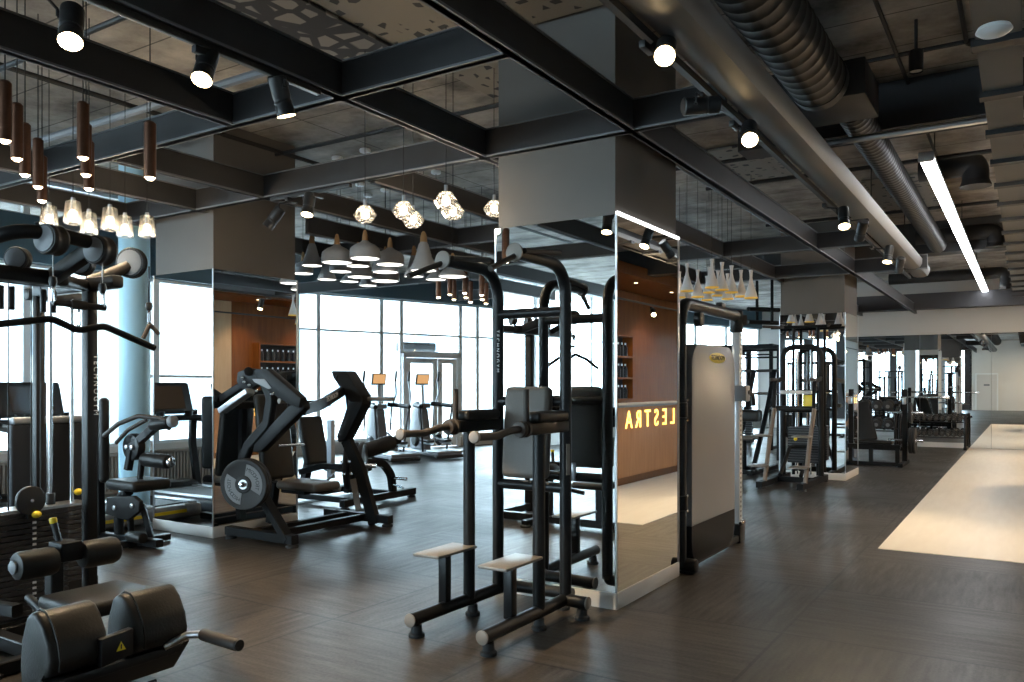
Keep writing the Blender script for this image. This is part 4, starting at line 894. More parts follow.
# ---- leg extension / curl machine
t = thing('leg_curl_machine', 'black leg machine with roller pads and seat behind the cable tower, left of the column', 'leg machine', (-7.0, 4.5, 0))
B = dp(140, 487, 7.55); sx, sy = B.x, B.y
pad((sx - 0.02, sy, 0.575), (0.46, 0.40, 0.10), r=0.04).build('seat_pad', 'leather', t)
MB().tube([(sx - 0.30, sy - 0.02, 0.05), (sx - 0.32, sy - 0.02, 0.42), (sx - 0.14, sy - 0.02, 0.50)], 0.045, 0.12, seg=14).build('seat_frame', 'matte_black', t)
MB().prism([(-0.22, -0.10), (0.12, -0.13), (0.30, -0.03), (0.30, 0.06), (0.20, 0.10), (-0.20, 0.06)], (sx + 0.06, sy - 0.22, 0.41), (1, 0.0, 0), (0, 0, 1), 0.05, bevel=0.012, seg=2).build('cam_cover', 'matte_black', t)
for a, z in ((0.0, 0.385), (0.27, 0.425)): MB().cyl((sx + a, sy - 0.245, z), (sx + a, sy - 0.262, z), 0.022, seg=18, bevel=0.004).build('axle_cap', 'steel', t)
hub = dp(132, 447, 7.5)
MB().cyl(hub + V((0, 0.06, 0)), hub - V((0, 0.02, 0)), 0.125, seg=32, bevel=0.012).build('pivot_disc', 'black_frame', t)
for q in (-0.035, 0.045): MB().cyl(hub + V((q, -0.02, 0)), hub + V((q, -0.045, 0)), 0.024, seg=18, bevel=0.005).build('axle_cap', 'steel', t)
r1 = dp(172, 421, 7.4)
MB().rtube([hub, dp(148, 433, 7.45), dp(158, 424, 7.4)], 0.08, 0.07, 0.03).build('lever_arm', 'black_frame', t)
MB().cyl(dp(152, 425, 7.42), dp(170, 422, 7.36), 0.06, seg=22, bevel=0.02).build('upper_roller', 'leather', t)
MB().cyl(dp(170, 422, 7.36), dp(175, 421, 7.34), 0.055, seg=22, bevel=0.015).build('roller_cap', 'grey_plastic', t)
MB().tube([dp(104, 436, 7.5), dp(118, 424, 7.45), dp(138, 416, 7.4), dp(158, 418, 7.35), dp(166, 421, 7.33)], 0.021, 0.12, seg=10).build('curved_handle', 'grip_foam', t)
MB().tube([dp(116, 443, 7.5), dp(128, 430, 7.45), dp(146, 420, 7.4)], 0.019, 0.10, seg=10).build('curved_handle', 'grip_foam', t)
MB().cyl(dp(144, 459, 7.5), dp(169, 462, 7.35), 0.066, seg=24, bevel=0.02).build('lower_roller', 'leather', t)
MB().cyl(dp(169, 462, 7.35), dp(172.5, 462.5, 7.34), 0.05, seg=22, bevel=0.015).build('roller_cap', 'chrome', t)
MB().rtube([dp(142, 460, 7.5), dp(140, 478, 7.5), dp(143, 490, 7.5)], 0.045, 0.045, 0.04).build('lever_arm', 'black_frame', t)
MB().rtube([hub, dp(128, 470, 7.5)], 0.06, 0.06).build('lever_arm', 'matte_black', t)
bx = dp(104, 430, 7.75)
pad((bx.x, bx.y, 0.98), (0.42, 0.09, 0.80), Matrix.Rotation(math.radians(150), 4, 'Z'), r=0.04).build('back_pad', 'leather', t)
MB().rtube([(bx.x - 0.06, bx.y, 0.06), (bx.x - 0.10, bx.y, 1.25)], 0.07, 0.07, up=(1, 0, 0)).build('back_post', 'matte_black', t)
MB().rtube([(bx.x - 0.3, bx.y, 0.05), (sx + 0.3, sy, 0.05)], 0.08, 0.07).build('base_rail', 'black_frame', t)
for q in (-0.06, 0.06): MB().rtube([dp(136, 505, 7.5) + V((0, q, 0)), (sx + 0.02 + q, sy + q, 0.08)], 0.04, 0.05).build('leg', 'black_frame', t)
MB().cyl((sx + 0.02, sy - 0.12, 0.11), (sx + 0.24, sy - 0.12, 0.11), 0.05, seg=20, bevel=0.015).build('ankle_roller', 'leather', t)
MB().rtube([(sx + 0.0, sy - 0.3, 0.04), (sx + 0.0, sy + 0.3, 0.04)], 0.07, 0.06).build('base_rail', 'black_frame', t)

# ---- plate-loaded press beside the left column
t = thing('chest_press_machine', 'black plate-loaded press machine with grey weight plate right beside the left mirrored column', 'weight machine', (-6.1, 5.8, 0))
def pl(px, py, y): k = (px - 512) / F_PX; d = y / (FW.y + RT.y * k); return dp(px, py, d)
YL, YRR = 5.08, 6.5
q = lambda px, py, dy=0.0: pl(px, py, YL + dy)
w = lambda px, py, dy=0.0: pl(px, py, YRR + dy)
F_ = 'matte_black'
MB().rtube([(-6.62, 5.20, 0.075), (-5.68, 5.20, 0.075)], 0.085, 0.085).build('base_rail', 'matte_black', t)
MB().rtube([(-6.62, 6.52, 0.075), (-5.68, 6.52, 0.075)], 0.085, 0.085).build('base_rail', 'matte_black', t)
for x in (-6.30, -6.05): MB().rtube([(x, 5.2, 0.075), (x, 6.52, 0.075)], 0.07, 0.07).build('base_rail', F_, t)
for x in (-6.58, -5.72):
    for y in (5.2, 6.52): foot((x, y), 0.035, 0.05).build('foot', 'rubber', t)
# left side linkage
MB().rtube([q(289, 541, 0.12), q(262, 495, 0.14), q(246, 470, 0.15)], 0.10, 0.075, 0.05).build('side_upright', 'matte_black', t)
rounded_arm(MB(), [q(263, 376), q(272, 398), q(268, 424), q(249, 446), q(241, 466)], 0.075, 0.10, 0.12).build('swing_arm', 'matte_black', t)
m = MB(); m.prism([(p.x, p.z) for p in (q(258, 369), q(272, 369), q(306, 398), q(304, 408), q(293, 404), q(262, 384))][::-1], (0, YL - 0.02, 0), (1, 0, 0), (0, 0, 1), 0.085, bevel=0.012, seg=2)
m.build('linkage_bar', F_, t)
MB().prism([(p.x, p.z) for p in (q(290, 406), q(304, 400), q(306, 408), q(262, 452), q(254, 452), q(256, 442))], (0, YL + 0.02, 0), (1, 0, 0), (0, 0, 1), 0.085, bevel=0.012, seg=2).build('lever_box', 'matte_black', t)
MB().prism([(p.x, p.z) for p in (q(258, 379), q(270, 379), q(277, 388), q(274, 389), q(260, 382))], (0, YL - 0.064, 0), (1, 0, 0), (0, 0, 1), 0.006).build('badge', 'plate_grey', t)
c = q(261, 380, -0.04)
m = MB(); 
for a, b, r in ((248, 371, 0.035), (244, 381, 0.024), (249, 385, 0.022), (241, 377, 0.02)): pass
MB().cyl(q(248.5, 371.5, -0.08), q(248.5, 371.5, 0.05), 0.042, seg=22, bevel=0.008).build('pivot_bolt', 'matte_black', t)
MB().prism([(p.x, p.z) for p in (q(241, 372), q(252, 368), q(262, 372), q(262, 384), q(248, 392), q(240, 382))], (0, YL - 0.0, 0), (1, 0, 0), (0, 0, 1), 0.09, bevel=0.012).build('pivot_block', F_, t)
for px, py in ((244, 382), (249, 385), (242, 377.5), (256, 391), (272, 394)): MB().cyl(q(px, py, -0.05), q(px, py, -0.075), 0.016, seg=14, bevel=0.003).build('bolt', 'chrome', t)
MB().bar(q(250, 391, -0.06), q(222, 411, -0.06), 0.10, 0.055, up=(0, 0, 1), bevel=0.01).build('hand_lever', 'silver_paint', t)
MB().bar(q(246, 384, 0.12), q(222, 399, 0.12), 0.09, 0.08, bevel=0.02).build('hand_lever', F_, t)
MB().tube([q(279, 401, -0.02), q(279, 401, -0.02) + V((0.02, 0.24, 0.0))], 0.024, seg=14).build('hand_grip', 'cap_taupe', t)
MB().cyl(q(279, 446, 0.05), q(279, 446, 0.05) + V((0.05, 0.26, 0)), 0.012, seg=10).build('release_pin', 'chrome', t)
# plates on the left horn
hc = q(250, 483)
MB().cyl(hc + V((-0.05, 0.13, 0)), hc + V((0.062, -0.16, 0)), 0.022, seg=18, bevel=0.005).build('plate_horn', 'chrome', t)
GP = 'plates on the press machine by the column'
weight_plate('grey weight plate with lettering facing the camera on the press machine', hc + V((0.036, -0.093, 0)), (0.36, -0.93, 0), 0.238, 0.05, GP, True)
weight_plate('weight plate hanging directly behind the lettered grey plate', hc + V((0.0145, -0.037, 0)), (0.36, -0.93, 0), 0.238, 0.05, GP)
# right side frame
MB().rtube([w(375, 524), w(360, 470), w(347, 440)], 0.13, 0.075, 0.12, up=(0, 1, 0)).build('side_upright', 'matte_black', t)
rounded_arm(MB(), [w(347, 442), w(353, 420), w(350, 395), w(342, 376)], 0.07, 0.10, 0.15).build('swing_arm', 'matte_black', t)
MB().prism([(p.x, p.z) for p in (w(338, 371), w(353, 371), w(369, 396), w(367, 402), w(357, 402), w(340, 378))][::-1], (0, YRR - 0.03, 0), (1, 0, 0), (0, 0, 1), 0.16, bevel=0.014, seg=2).build('linkage_bar', 'matte_black', t)
MB().prism([(p.x, p.z) for p in (w(356, 400), w(369, 396), w(369, 404), w(352, 438), w(345, 442), w(343, 436))], (0, YRR - 0.03, 0), (1, 0, 0), (0, 0, 1), 0.15, bevel=0.014, seg=2).build('lever_box', F_, t)
MB().cyl(w(339, 378, -0.10), w(339, 378, 0.08), 0.042, seg=22, bevel=0.008).build('pivot_bolt', 'matte_black', t)
MB().tube([w(369, 399, -0.05), w(393, 399, -0.30)], 0.022, seg=14).build('hand_grip', 'cap_taupe', t)
for px, py in ((341.5, 462), (349, 461.5), (343.5, 474), (351, 473.5)): MB().cyl(w(px, py, -0.04), w(px, py, -0.075), 0.016, seg=14, bevel=0.003).build('bolt', 'chrome', t)
MB().box((-6.10, 6.44, 0.32), (0.085, 0.006, 0.34), Matrix.Rotation(math.radians(-14), 4, 'Y')).build('instruction_label', 'cap_taupe', t)  # label enlarged in tan; warm light on the upright put into its colour
# cross member with lettering and strap
pa, pb = q(303, 410, 0.06), w(343, 391, -0.05)
cm = MB().rtube([pa, pa * 0.6 + pb * 0.4 + V((0, 0, -0.03)), pb], 0.05, 0.10, 0.25).build('cross_member', F_, t)
dv = (pb - pa).normalized(); text('frame_lettering', 'TECHNOGYM', 0.075, 'white_mark', pa * 0.36 + pb * 0.64 + V((0.034, -0.004, 0.0)), (dv.x, dv.y, dv.z), (0, 0, 1), t, 0.001)
# seat and back
MB().rtube([(-6.50, 5.62, 0.10), (-6.42, 5.62, 0.52)], 0.07, 0.08, up=(0, 1, 0)).build('seat_post', F_, t)
pad((-6.06, 5.72, 0.50), (0.56, 0.36, 0.085), r=0.035).build('seat_pad', 'taupe_leather', t)
MB().box((-6.20, 5.72, 0.44), (0.34, 0.16, 0.06), bevel=0.01).build('seat_bracket', F_, t)
pad((-6.42, 5.60, 0.98), (0.085, 0.40, 0.86), Matrix.Rotation(math.radians(-8), 4, 'Y'), r=0.035).build('back_pad', 'leather', t)
MB().rtube([(-6.52, 5.60, 0.45), (-6.55, 5.60, 1.35)], 0.06, 0.07, up=(0, 1, 0)).build('back_post', F_, t)
MB().rtube([(-6.56, 5.2, 1.30), (-6.56, 6.5, 1.30)], 0.06, 0.07).build('cross_tube', F_, t)

# ---- second plate-loaded machine, behind the first
t = thing('leg_press_machine', 'black plate-loaded leg machine on a long skid behind the press machine', 'weight machine', (-7.2, 7.8, 0))
MB().rtube([(-6.90, 7.05, 0.08), (-6.95, 8.45, 0.08)], 0.085, 0.085).build('base_skid', F_, t)
MB().rtube([(-7.95, 7.15, 0.08), (-7.95, 8.45, 0.08)], 0.085, 0.085).build('base_skid', F_, t)
for y in (7.3, 8.1): MB().rtube([(-7.95, y, 0.08), (-6.9, y, 0.08)], 0.07, 0.07).build('base_rail', F_, t)
for x, y in ((-6.9, 7.1), (-6.95, 8.4), (-7.95, 7.2), (-7.95, 8.4)): foot((x, y), 0.035, 0.05).build('foot', 'rubber', t)
MB().rtube([(-6.94, 8.02, 0.09), (-6.94, 7.98, 0.34), (-6.93, 7.82, 0.50), (-6.92, 7.45, 0.55), (-6.92, 7.15, 0.52)], 0.08, 0.09, 0.22).build('arched_frame', F_, t)
MB().cyl((-6.90, 7.98, 0.30), (-6.68, 7.98, 0.30), 0.022, seg=14, bevel=0.004).build('foot_peg', 'chrome', t)
MB().cyl((-6.93, 7.98, 0.22), (-6.73, 7.98, 0.18), 0.012, seg=10).build('lock_pin', 'chrome', t)
r0, r1 = dp(362, 452, 9.6), dp(393, 442, 9.9)
MB().cyl(r0, r1, 0.095, seg=26, bevel=0.03).build('roller_pad', 'leather', t)
MB().cyl(r1, r1 + (r1 - r0).normalized() * 0.10, 0.045, seg=18, bevel=0.01).build('roller_cap', 'matte_black', t)
MB().rtube([(-6.92, 7.2, 0.52), r0], 0.06, 0.08).build('roller_arm', F_, t)
n_ = V((0.82, 0.55, 0)).normalized(); pc = dp(357, 466, 9.15); MB().rtube([pc - n_ * 0.13, (-6.92, 7.15, 0.52)], 0.06, 0.07).build('plate_arm', F_, t)
MB().cyl(pc - n_ * 0.14, pc + n_ * 0.22, 0.025, seg=16, bevel=0.004).build('plate_horn', 'chrome', t)
for k in range(3): weight_plate('%s dark weight plate seen edge-on on the leg machine horn' % ['front', 'middle', 'rear'][k], pc + n_ * (0.06 - 0.075 * k), n_, 0.27 - 0.0 * k, 0.055, 'edge-on plates on the leg machine')
MB().rtube([(-7.95, 7.4, 0.1), (-7.80, 7.5, 0.95), (-7.78, 7.52, 1.05)], 0.09, 0.10, 0.1, up=(0, 1, 0)).build('rear_upright', 'matte_black', t)
c = dp(313, 442, 10.2); pad((c.x, c.y, 0.80), (0.10, 0.38, 0.62), Matrix.Rotation(math.radians(-14), 4, 'Y'), r=0.04).build('back_pad', 'leather', t)
c = dp(345, 476, 9.9); pad((-7.45, 7.72, 0.42), (0.55, 0.36, 0.08), r=0.035).build('seat_pad', 'leather', t)
MB().rtube([(-7.45, 7.72, 0.1), (-7.45, 7.72, 0.40)], 0.08, 0.08, up=(1, 0, 0)).build('seat_post', F_, t)
MB().rtube([dp(300, 472, 9.7), dp(322, 466, 9.6), dp(342, 467, 9.5)], 0.06, 0.07, 0.2).build('curved_bar', F_, t)
MB().rtube([dp(342, 467, 9.5), (-6.92, 7.2, 0.5)], 0.06, 0.06).build('curved_bar', F_, t)
MB().rtube([dp(331, 478, 9.9), dp(331, 420, 9.9)], 0.07, 0.08, up=(1, 0, 0)).build('blue_post', 'silver_paint', t)
m = MB().tube([dp(321, 486, 9.6), dp(334, 474, 9.6)], 0.014, seg=10); m.build('lock_lever', 'steel', t)
MB().cyl(dp(322, 486, 9.55), dp(340, 488, 9.45), 0.035, seg=16, bevel=0.006).build('foot_roller', 'steel', t)

# ---- ellipticals before the glass door
def elliptical(label, loc, rz):
    t = thing('elliptical_trainer', label, 'elliptical trainer', loc, rz, 'elliptical trainers by the door')
    R = lambda m: m   # local: +x towards the console
    def B_(m, name, mt): return m.build(name, mt, t, world=False)
    B_(MB().box((0.05, 0, 0.09), (1.75, 0.58, 0.08), bevel=0.03, seg=3), 'base_deck', 'grey_plastic')
    B_(MB().box((-0.62, 0, 0.145), (0.5, 0.62, 0.04), bevel=0.015, seg=3), 'step_deck', 'silver_paint')
    B_(MB().box((0.78, 0, 0.06), (0.10, 0.66, 0.08), bevel=0.02), 'front_foot', 'black_plastic'); B_(MB().box((-0.80, 0, 0.05), (0.10, 0.66, 0.07), bevel=0.02), 'rear_foot', 'black_plastic')
    B_(MB().prism([(-0.20, 0.12), (0.32, 0.12), (0.36, 0.55), (0.24, 0.98), (0.06, 1.06), (-0.06, 0.98), (-0.16, 0.5)], (0.35, 0, 0), (1, 0, 0), (0, 0, 1), 0.24, bevel=0.035, seg=3), 'flywheel_shroud', 'grey_plastic')
    B_(MB().prism([(-0.17, 0.2), (-0.08, 0.94), (-0.10, 0.94), (-0.19, 0.5)], (0.345, 0, 0), (1, 0, 0), (0, 0, 1), 0.16), 'shroud_front', 'plate_grey')
    B_(MB().box((0.185, 0, 0.50), (0.012, 0.10, 0.03)), 'brand_plate', 'badge_yellow')
    B_(MB().box((0.26, 0, 1.06), (0.22, 0.22, 0.10), bevel=0.03, seg=3), 'console_neck', 'grey_plastic')
    B_(MB().bar((0.30, 0, 1.05), (0.36, 0, 1.54), 0.05, 0.06), 'console_post', 'silver_paint')
    s = B_(MB().box((0.33, 0, 1.62), (0.05, 0.32, 0.24), Matrix.Rotation(math.radians(-14), 4, 'Y'), bevel=0.012, seg=2), 'console', 'black_plastic')
    MB().box((0.302, 0, 1.625), (0.012, 0.27, 0.19), Matrix.Rotation(math.radians(-14), 4, 'Y')).build('console_screen', 'screen', s, world=False)
    for y in (-0.30, 0.30):
        B_(MB().tube([(0.40, y, 0.55), (0.34, y, 1.05), (0.22, y * 1.15, 1.32), (0.30, y * 1.2, 1.62), (0.24, y * 1.2, 1.78)], 0.020, 0.12, seg=10), 'moving_arm', 'silver_paint')
        B_(MB().tube([(0.285, y * 1.2, 1.58), (0.24, y * 1.2, 1.79)], 0.025, seg=10), 'arm_grip', 'black_plastic')
        B_(MB().tube([(0.40, y * 0.8, 0.50), (-0.05, y * 0.75, 0.30), (-0.55, y * 0.7, 0.28)], 0.028, 0.1, seg=10), 'pedal_arm', 'silver_paint')
        B_(MB().box((-0.22, y * 0.68, 0.34), (0.40, 0.16, 0.05), bevel=0.02, seg=3), 'pedal', 'black_plastic')
        B_(MB().lathe([(0, -0.05), (0.10, -0.045), (0.14, 0), (0.10, 0.045), (0, 0.05)], (0.12, y * 0.95, 0.34), (0, 1, 0), 20), 'crank_disc', 'black_plastic')
    B_(MB().tube([(0.24, -0.16, 1.10), (0.10, -0.34, 1.08), (-0.30, -0.38, 1.06)], 0.045, 0.10, seg=12), 'fixed_rail', 'gunmetal'); B_(MB().tube([(0.24, 0.16, 1.10), (0.10, 0.34, 1.08), (-0.30, 0.38, 1.06)], 0.045, 0.10, seg=12), 'fixed_rail', 'gunmetal')
    for y in (-0.38, 0.38): B_(MB().tube([(-0.27, y, 1.06), (-0.20, y * 0.75, 0.12)], 0.022, seg=10), 'rail_post', 'black_plastic')
    return t
e = elliptical('elliptical trainer with orange screen in front of the glass door, right one', (0, 0, 0), 0)
p = gp(430, 456); e.location = (p.x, p.y, 0); e.rotation_euler = (0, 0, math.radians(158))
p = gp(386, 459); dup(e, (p.x, p.y, 0), math.radians(158), 'elliptical trainer with orange screen left of the glass door, partly hidden by the press machine')
# ---- treadmills at the left window
def treadmill(label, loc, rz):
    t = thing('treadmill', label, 'treadmill', loc, rz, 'treadmills at the left window')
    def B_(m, name, mt, par=None): return m.build(name, mt, par or t, world=False)
    B_(MB().box((0, 0, 0.11), (2.0, 0.86, 0.15), bevel=0.04, seg=3), 'deck_frame', 'grey_plastic')
    B_(MB().box((-0.06, 0, 0.192), (1.66, 0.52, 0.012)), 'running_belt', 'rubber')
    for y in (-0.345, 0.345): B_(MB().box((-0.08, y, 0.195), (1.72, 0.12, 0.025), bevel=0.01), 'side_rail', 'silver_paint')
    B_(MB().box((0.86, 0, 0.20), (0.34, 0.82, 0.13), bevel=0.05, seg=3), 'motor_cover', 'gunmetal')
    B_(MB().box((-1.004, 0, 0.12), (0.012, 0.44, 0.035)), 'safety_strip', 'badge_yellow')
    for y in (-0.40, 0.40):
        B_(MB().rtube([(0.72, y, 0.16), (0.84, y, 0.75), (0.78, y * 0.95, 1.18)], 0.06, 0.09, 0.35, up=(0, 1, 0)), 'upright', 'gunmetal')
        B_(MB().tube([(0.78, y * 0.97, 1.06), (0.30, y * 0.97, 1.02), (0.18, y * 0.97, 0.98)], 0.028, 0.05, seg=12), 'hand_rail', 'grip_foam')
    B_(MB().box((0.70, 0, 1.08), (0.20, 0.86, 0.07), bevel=0.025, seg=3), 'console_bar', 'gunmetal')
    c = B_(MB().box((0.83, 0, 1.33), (0.08, 0.72, 0.42), Matrix.Rotation(math.radians(18), 4, 'Y'), bevel=0.035, seg=3), 'console', 'black_plastic')
    B_(MB().box((0.783, 0, 1.34), (0.012, 0.46, 0.30), Matrix.Rotation(math.radians(18), 4, 'Y')), 'console_screen', 'screen_reflection', c)
    B_(MB().box((0.775, 0, 1.175), (0.012, 0.40, 0.02), Matrix.Rotation(math.radians(18), 4, 'Y')), 'console_buttons', 'white_mark', c)
    for y in (-0.2, 0.2): B_(MB().lathe([(0.03, 0), (0.05, 0.02), (0.055, 0.08), (0.05, 0.08), (0, 0.02)], (0.64, y, 1.09), (0, 0, 1), 14), 'cup_holder', 'black_plastic')
    return t
mat('screen_reflection', (0.02, 0.02, 0.02), 0.12, emit=(0.42, 0.26, 0.14), es=0.03)  # faint brown emission stands in for lamps reflected in the dark screen
tm = treadmill('treadmill with dark console behind the cable tower, before the left window', (-8.81, 4.84, 0), math.radians(180))
dup(tm, (-8.47, 3.86, 0), math.radians(180), 'treadmill at the left window seen reflected in the left mirrored column')
dup(tm, (-8.5, 2.75, 0), math.radians(180), 'treadmill at the left window nearest the camera, outside the left edge of the photo')
# radiators below the left windows
for k in range(6):
    y0 = -2.4 + k * 1.75; t = thing('radiator', ['first', 'second', 'third', 'fourth', 'fifth', 'sixth'][k] + ' ribbed radiator under the left windows, counted from the camera end', 'radiator', (-9.92, y0, 0.1), group='radiators under the left windows')
    m = MB(); m.box((-9.92, y0, 0.60), (0.12, 1.5, 0.04), bevel=0.008); m.box((-9.92, y0, 0.12), (0.12, 1.5, 0.04), bevel=0.008)
    for j in range(30): m.box((-9.92, y0 - 0.725 + j * 0.05, 0.36), (0.09, 0.03, 0.46))
    m.build('radiator_body', 'radiator', t)
    for q_ in (-0.6, 0.6): MB().box((-9.92, y0 + q_, 0.05), (0.06, 0.05, 0.10)).build('radiator_foot', 'radiator', t)
# ------------------------------------------------------------------ right half
def make_perforated():
    m = mat('perforated_chrome', (0.62, 0.63, 0.65), 0.3, 0.35); nt, b = nodes(m); N = nt.nodes.new; L = nt.links.new
    tc = N('ShaderNodeTexCoord'); sp = N('ShaderNodeSeparateXYZ'); L(tc.outputs['Object'], sp.inputs[0])
    mu = N('ShaderNodeMath'); mu.operation = 'MULTIPLY'; mu.inputs[1].default_value = 22.0; L(sp.outputs['Z'], mu.inputs[0])
    fr = N('ShaderNodeMath'); fr.operation = 'FRACT'; L(mu.outputs[0], fr.inputs[0])
    a = N('ShaderNodeMath'); a.operation = 'SUBTRACT'; a.inputs[1].default_value = 0.5; L(fr.outputs[0], a.inputs[0])
    ab = N('ShaderNodeMath'); ab.operation = 'ABSOLUTE'; L(a.outputs[0], ab.inputs[0])
    lt = N('ShaderNodeMath'); lt.operation = 'LESS_THAN'; lt.inputs[1].default_value = 0.22; L(ab.outputs[0], lt.inputs[0])
    sy = N('ShaderNodeMath'); sy.operation = 'SUBTRACT'; sy.inputs[1].default_value = 0.785; L(sp.outputs['Y'], sy.inputs[0])
    ay = N('ShaderNodeMath'); ay.operation = 'ABSOLUTE'; L(sy.outputs[0], ay.inputs[0])
    l2 = N('ShaderNodeMath'); l2.operation = 'LESS_THAN'; l2.inputs[1].default_value = 0.016; L(ay.outputs[0], l2.inputs[0])
    an = N('ShaderNodeMath'); an.operation = 'MULTIPLY'; L(lt.outputs[0], an.inputs[0]); L(l2.outputs[0], an.inputs[1])
    mx = N('ShaderNodeMix'); mx.data_type = 'RGBA'; mx.inputs[6].default_value = (0.62, 0.63, 0.65, 1); mx.inputs[7].default_value = (0.03, 0.03, 0.03, 1)
    L(an.outputs[0], mx.inputs[0]); L(mx.outputs[2], b.inputs['Base Color'])
make_perforated()
# ---- cable machine with frosted shroud right of the near column
t = thing('cable_machine', 'cable machine with grey frosted shroud and perforated chrome post right of the near column', 'cable machine', (-2.34, 6.9, 0))
X = -2.34
MB().tube([(X, 6.17, 0.05), (X, 6.17, 2.16), (X, 7.66, 2.16)], 0.052, 0.20, seg=18, n=9).build('arched_frame', 'black_frame', t)
MB().cyl((X, 7.66, 2.0), (X, 7.66, 2.21), 0.062, seg=20, bevel=0.012).build('top_joint', 'black_frame', t)
MB().cyl((X + 0.02, 7.69, 2.12), (X + 0.09, 7.71, 2.12), 0.05, seg=20, bevel=0.012).build('end_cap', 'grip_foam', t)
MB().box((X, 7.685, 1.05), (0.075, 0.095, 1.90), bevel=0.006).build('perforated_post', 'perforated_chrome', t)
MB().box((X, 7.66, 0.09), (0.13, 0.16, 0.18), bevel=0.015).build('post_foot', 'black_frame', t)
# shroud: rounded tall panel
def rrect(w0, w1, h0, h1, r, top=True, bot=False, n=7):
    pts = []
    for cx, cy, a0 in ((w1 - r, h1 - r, 0), (w0 + r, h1 - r, 90), (w0 + r, h0 + r, 180), (w1 - r, h0 + r, 270)):
        rr = r if ((top and a0 < 180) or (bot and a0 >= 180)) else 0.002
        ox = cx + (r - rr if a0 in (0, 270) else rr - r); oy = cy + (r - rr if a0 in (0, 90) else rr - r)
        for k in range(n): a = math.radians(a0 + 90 * k / (n - 1)); pts.append((ox + rr * math.cos(a), oy + rr * math.sin(a)))
    return pts
MB().prism(rrect(6.27, 7.40, 0.36, 1.84, 0.20, n=9), (X + 0.0, 0, 0), (0, 1, 0), (0, 0, 1), 0.13, bevel=0.008, seg=2).build('shroud_panel', 'shroud', t)
MB().prism(rrect(6.27, 7.40, 0.05, 0.358, 0.16, False, True, n=9), (X + 0.0, 0, 0), (0, 1, 0), (0, 0, 1), 0.128, bevel=0.006, seg=2).build('shroud_base', 'shroud_dark', t)
bd = MB().lathe([(0, 0), (0.105, 0), (0.115, 0.003), (0.105, 0.006), (0, 0.007)], (0, 0, 0), (0, 0, 1), 32); 
for v in bd.bm.verts: v.co = V((X + 0.066 + v.co.z, 6.90 + v.co.x * 1.9, 1.735 - v.co.y * 0.40))
b_ = bd.build('brand_badge', 'badge_yellow', t)
text('badge_lettering', 'TECHNOGYM', 0.058, 'black_plastic', (X + 0.0735, 6.90, 1.735), (0, 1, 0), (0, 0, 1), b_, 0.0008)
MB().cyl((X - 0.03, 6.62, 2.06), (X + 0.03, 6.62, 2.06), 0.065, seg=24, bevel=0.008).build('cable_pulley', 'black_plastic', t)
MB().box((X, 6.62, 2.11), (0.03, 0.05, 0.10)).build('pulley_bracket', 'black_plastic', t)
MB().tube([(X, 6.66, 2.03), (X, 6.66, 1.83)], 0.004, seg=6).build('cable', 'cord', t)
MB().box((X, 7.20, 2.22), (0.06, 0.12, 0.05), bevel=0.01).build('cable_guide', 'black_plastic', t)
MB().box((X + 0.04, 7.64, 1.42), (0.16, 0.14, 0.15), bevel=0.012).build('pulley_carriage', 'grey_plastic', t)
MB().cyl((X + 0.12, 7.66, 1.43), (X + 0.128, 7.66, 1.43), 0.022, seg=16).build('carriage_bolt', 'black_plastic', t)
MB().tube([(X + 0.06, 7.74, 1.46), (X + 0.10, 7.86, 1.40), (X + 0.10, 7.90, 1.30)], 0.022, 0.04, seg=12).build('carriage_handle', 'black_plastic', t)
MB().cyl((X + 0.09, 7.60, 0.215), (X + 0.09, 7.50, 0.205), 0.02, seg=12, bevel=0.004).build('lower_pulley', 'chrome', t)
for z in (1.38, 1.22, 0.62, 0.50): MB().cyl((X + 0.05, 6.17, z), (X + 0.068, 6.17, z), 0.012, seg=12).build('bolt', 'chrome', t)
for z in (1.30, 0.56): MB().cyl((X, 6.17, z - 0.06), (X, 6.17, z + 0.06), 0.062, seg=20, bevel=0.01).build('frame_clamp', 'black_frame', t)
MB().rtube([(X, 6.17, 0.05), (X, 7.66, 0.05)], 0.10, 0.06).build('base_rail', 'black_frame', t)
MB().cyl((X - 0.06, 6.20, 0.062), (X + 0.13, 6.20, 0.062), 0.055, seg=22, bevel=0.012).build('base_roller', 'black_frame', t)
MB().box((X + 0.05, 6.22, 0.008), (0.12, 0.12, 0.016), bevel=0.004).build('foot', 'rubber', t)
# ---- assisted dip and chin machine before the far column
t = thing('assisted_chin_machine', 'black assisted chin-up machine with fold-down steps in front of the far mirrored column', 'weight machine', (-2.95, 12.7, 0))
x0, x1 = -3.23, -2.66
for x in (x0, x1):
    MB().rtube([(x - 0.03, 11.75, 0.06), (x, 13.30, 0.06)], 0.09, 0.09).build('base_skid', F_, t)
    for y in (11.80, 13.2): foot((x, y), 0.03, 0.05).build('foot', 'rubber', t)
    MB().rtube([(x, 11.95, 0.1), (x + 0.03, 12.10, 0.70), (x + 0.06, 12.25, 1.15)], 0.05, 0.07, 0.2, up=(0, 1, 0)).build('step_support', 'bronze_paint', t)
    for y, z in ((11.85, 0.33), (12.02, 0.76)): MB().box((x - 0.06, y, z), (0.24, 0.30, 0.025), bevel=0.01).build('step_plate', 'step_plate', t)
    MB().rtube([(x + 0.05, 12.25, 1.12), (x + 0.03, 12.4, 1.55), (x, 12.95, 1.60)], 0.05, 0.06, 0.1).build('dip_arm', F_, t)
    MB().cyl((x + 0.03, 12.16, 1.58), (x + 0.03, 12.46, 1.58), 0.024, seg=12, bevel=0.004).build('dip_handle', 'grip_foam', t)
MB().tube([(x0, 13.0, 0.08), (x0, 13.0, 2.09), (x1, 13.0, 2.09), (x1, 13.0, 0.08)], 0.042, 0.18, seg=14, n=7).build('arched_frame', F_, t)
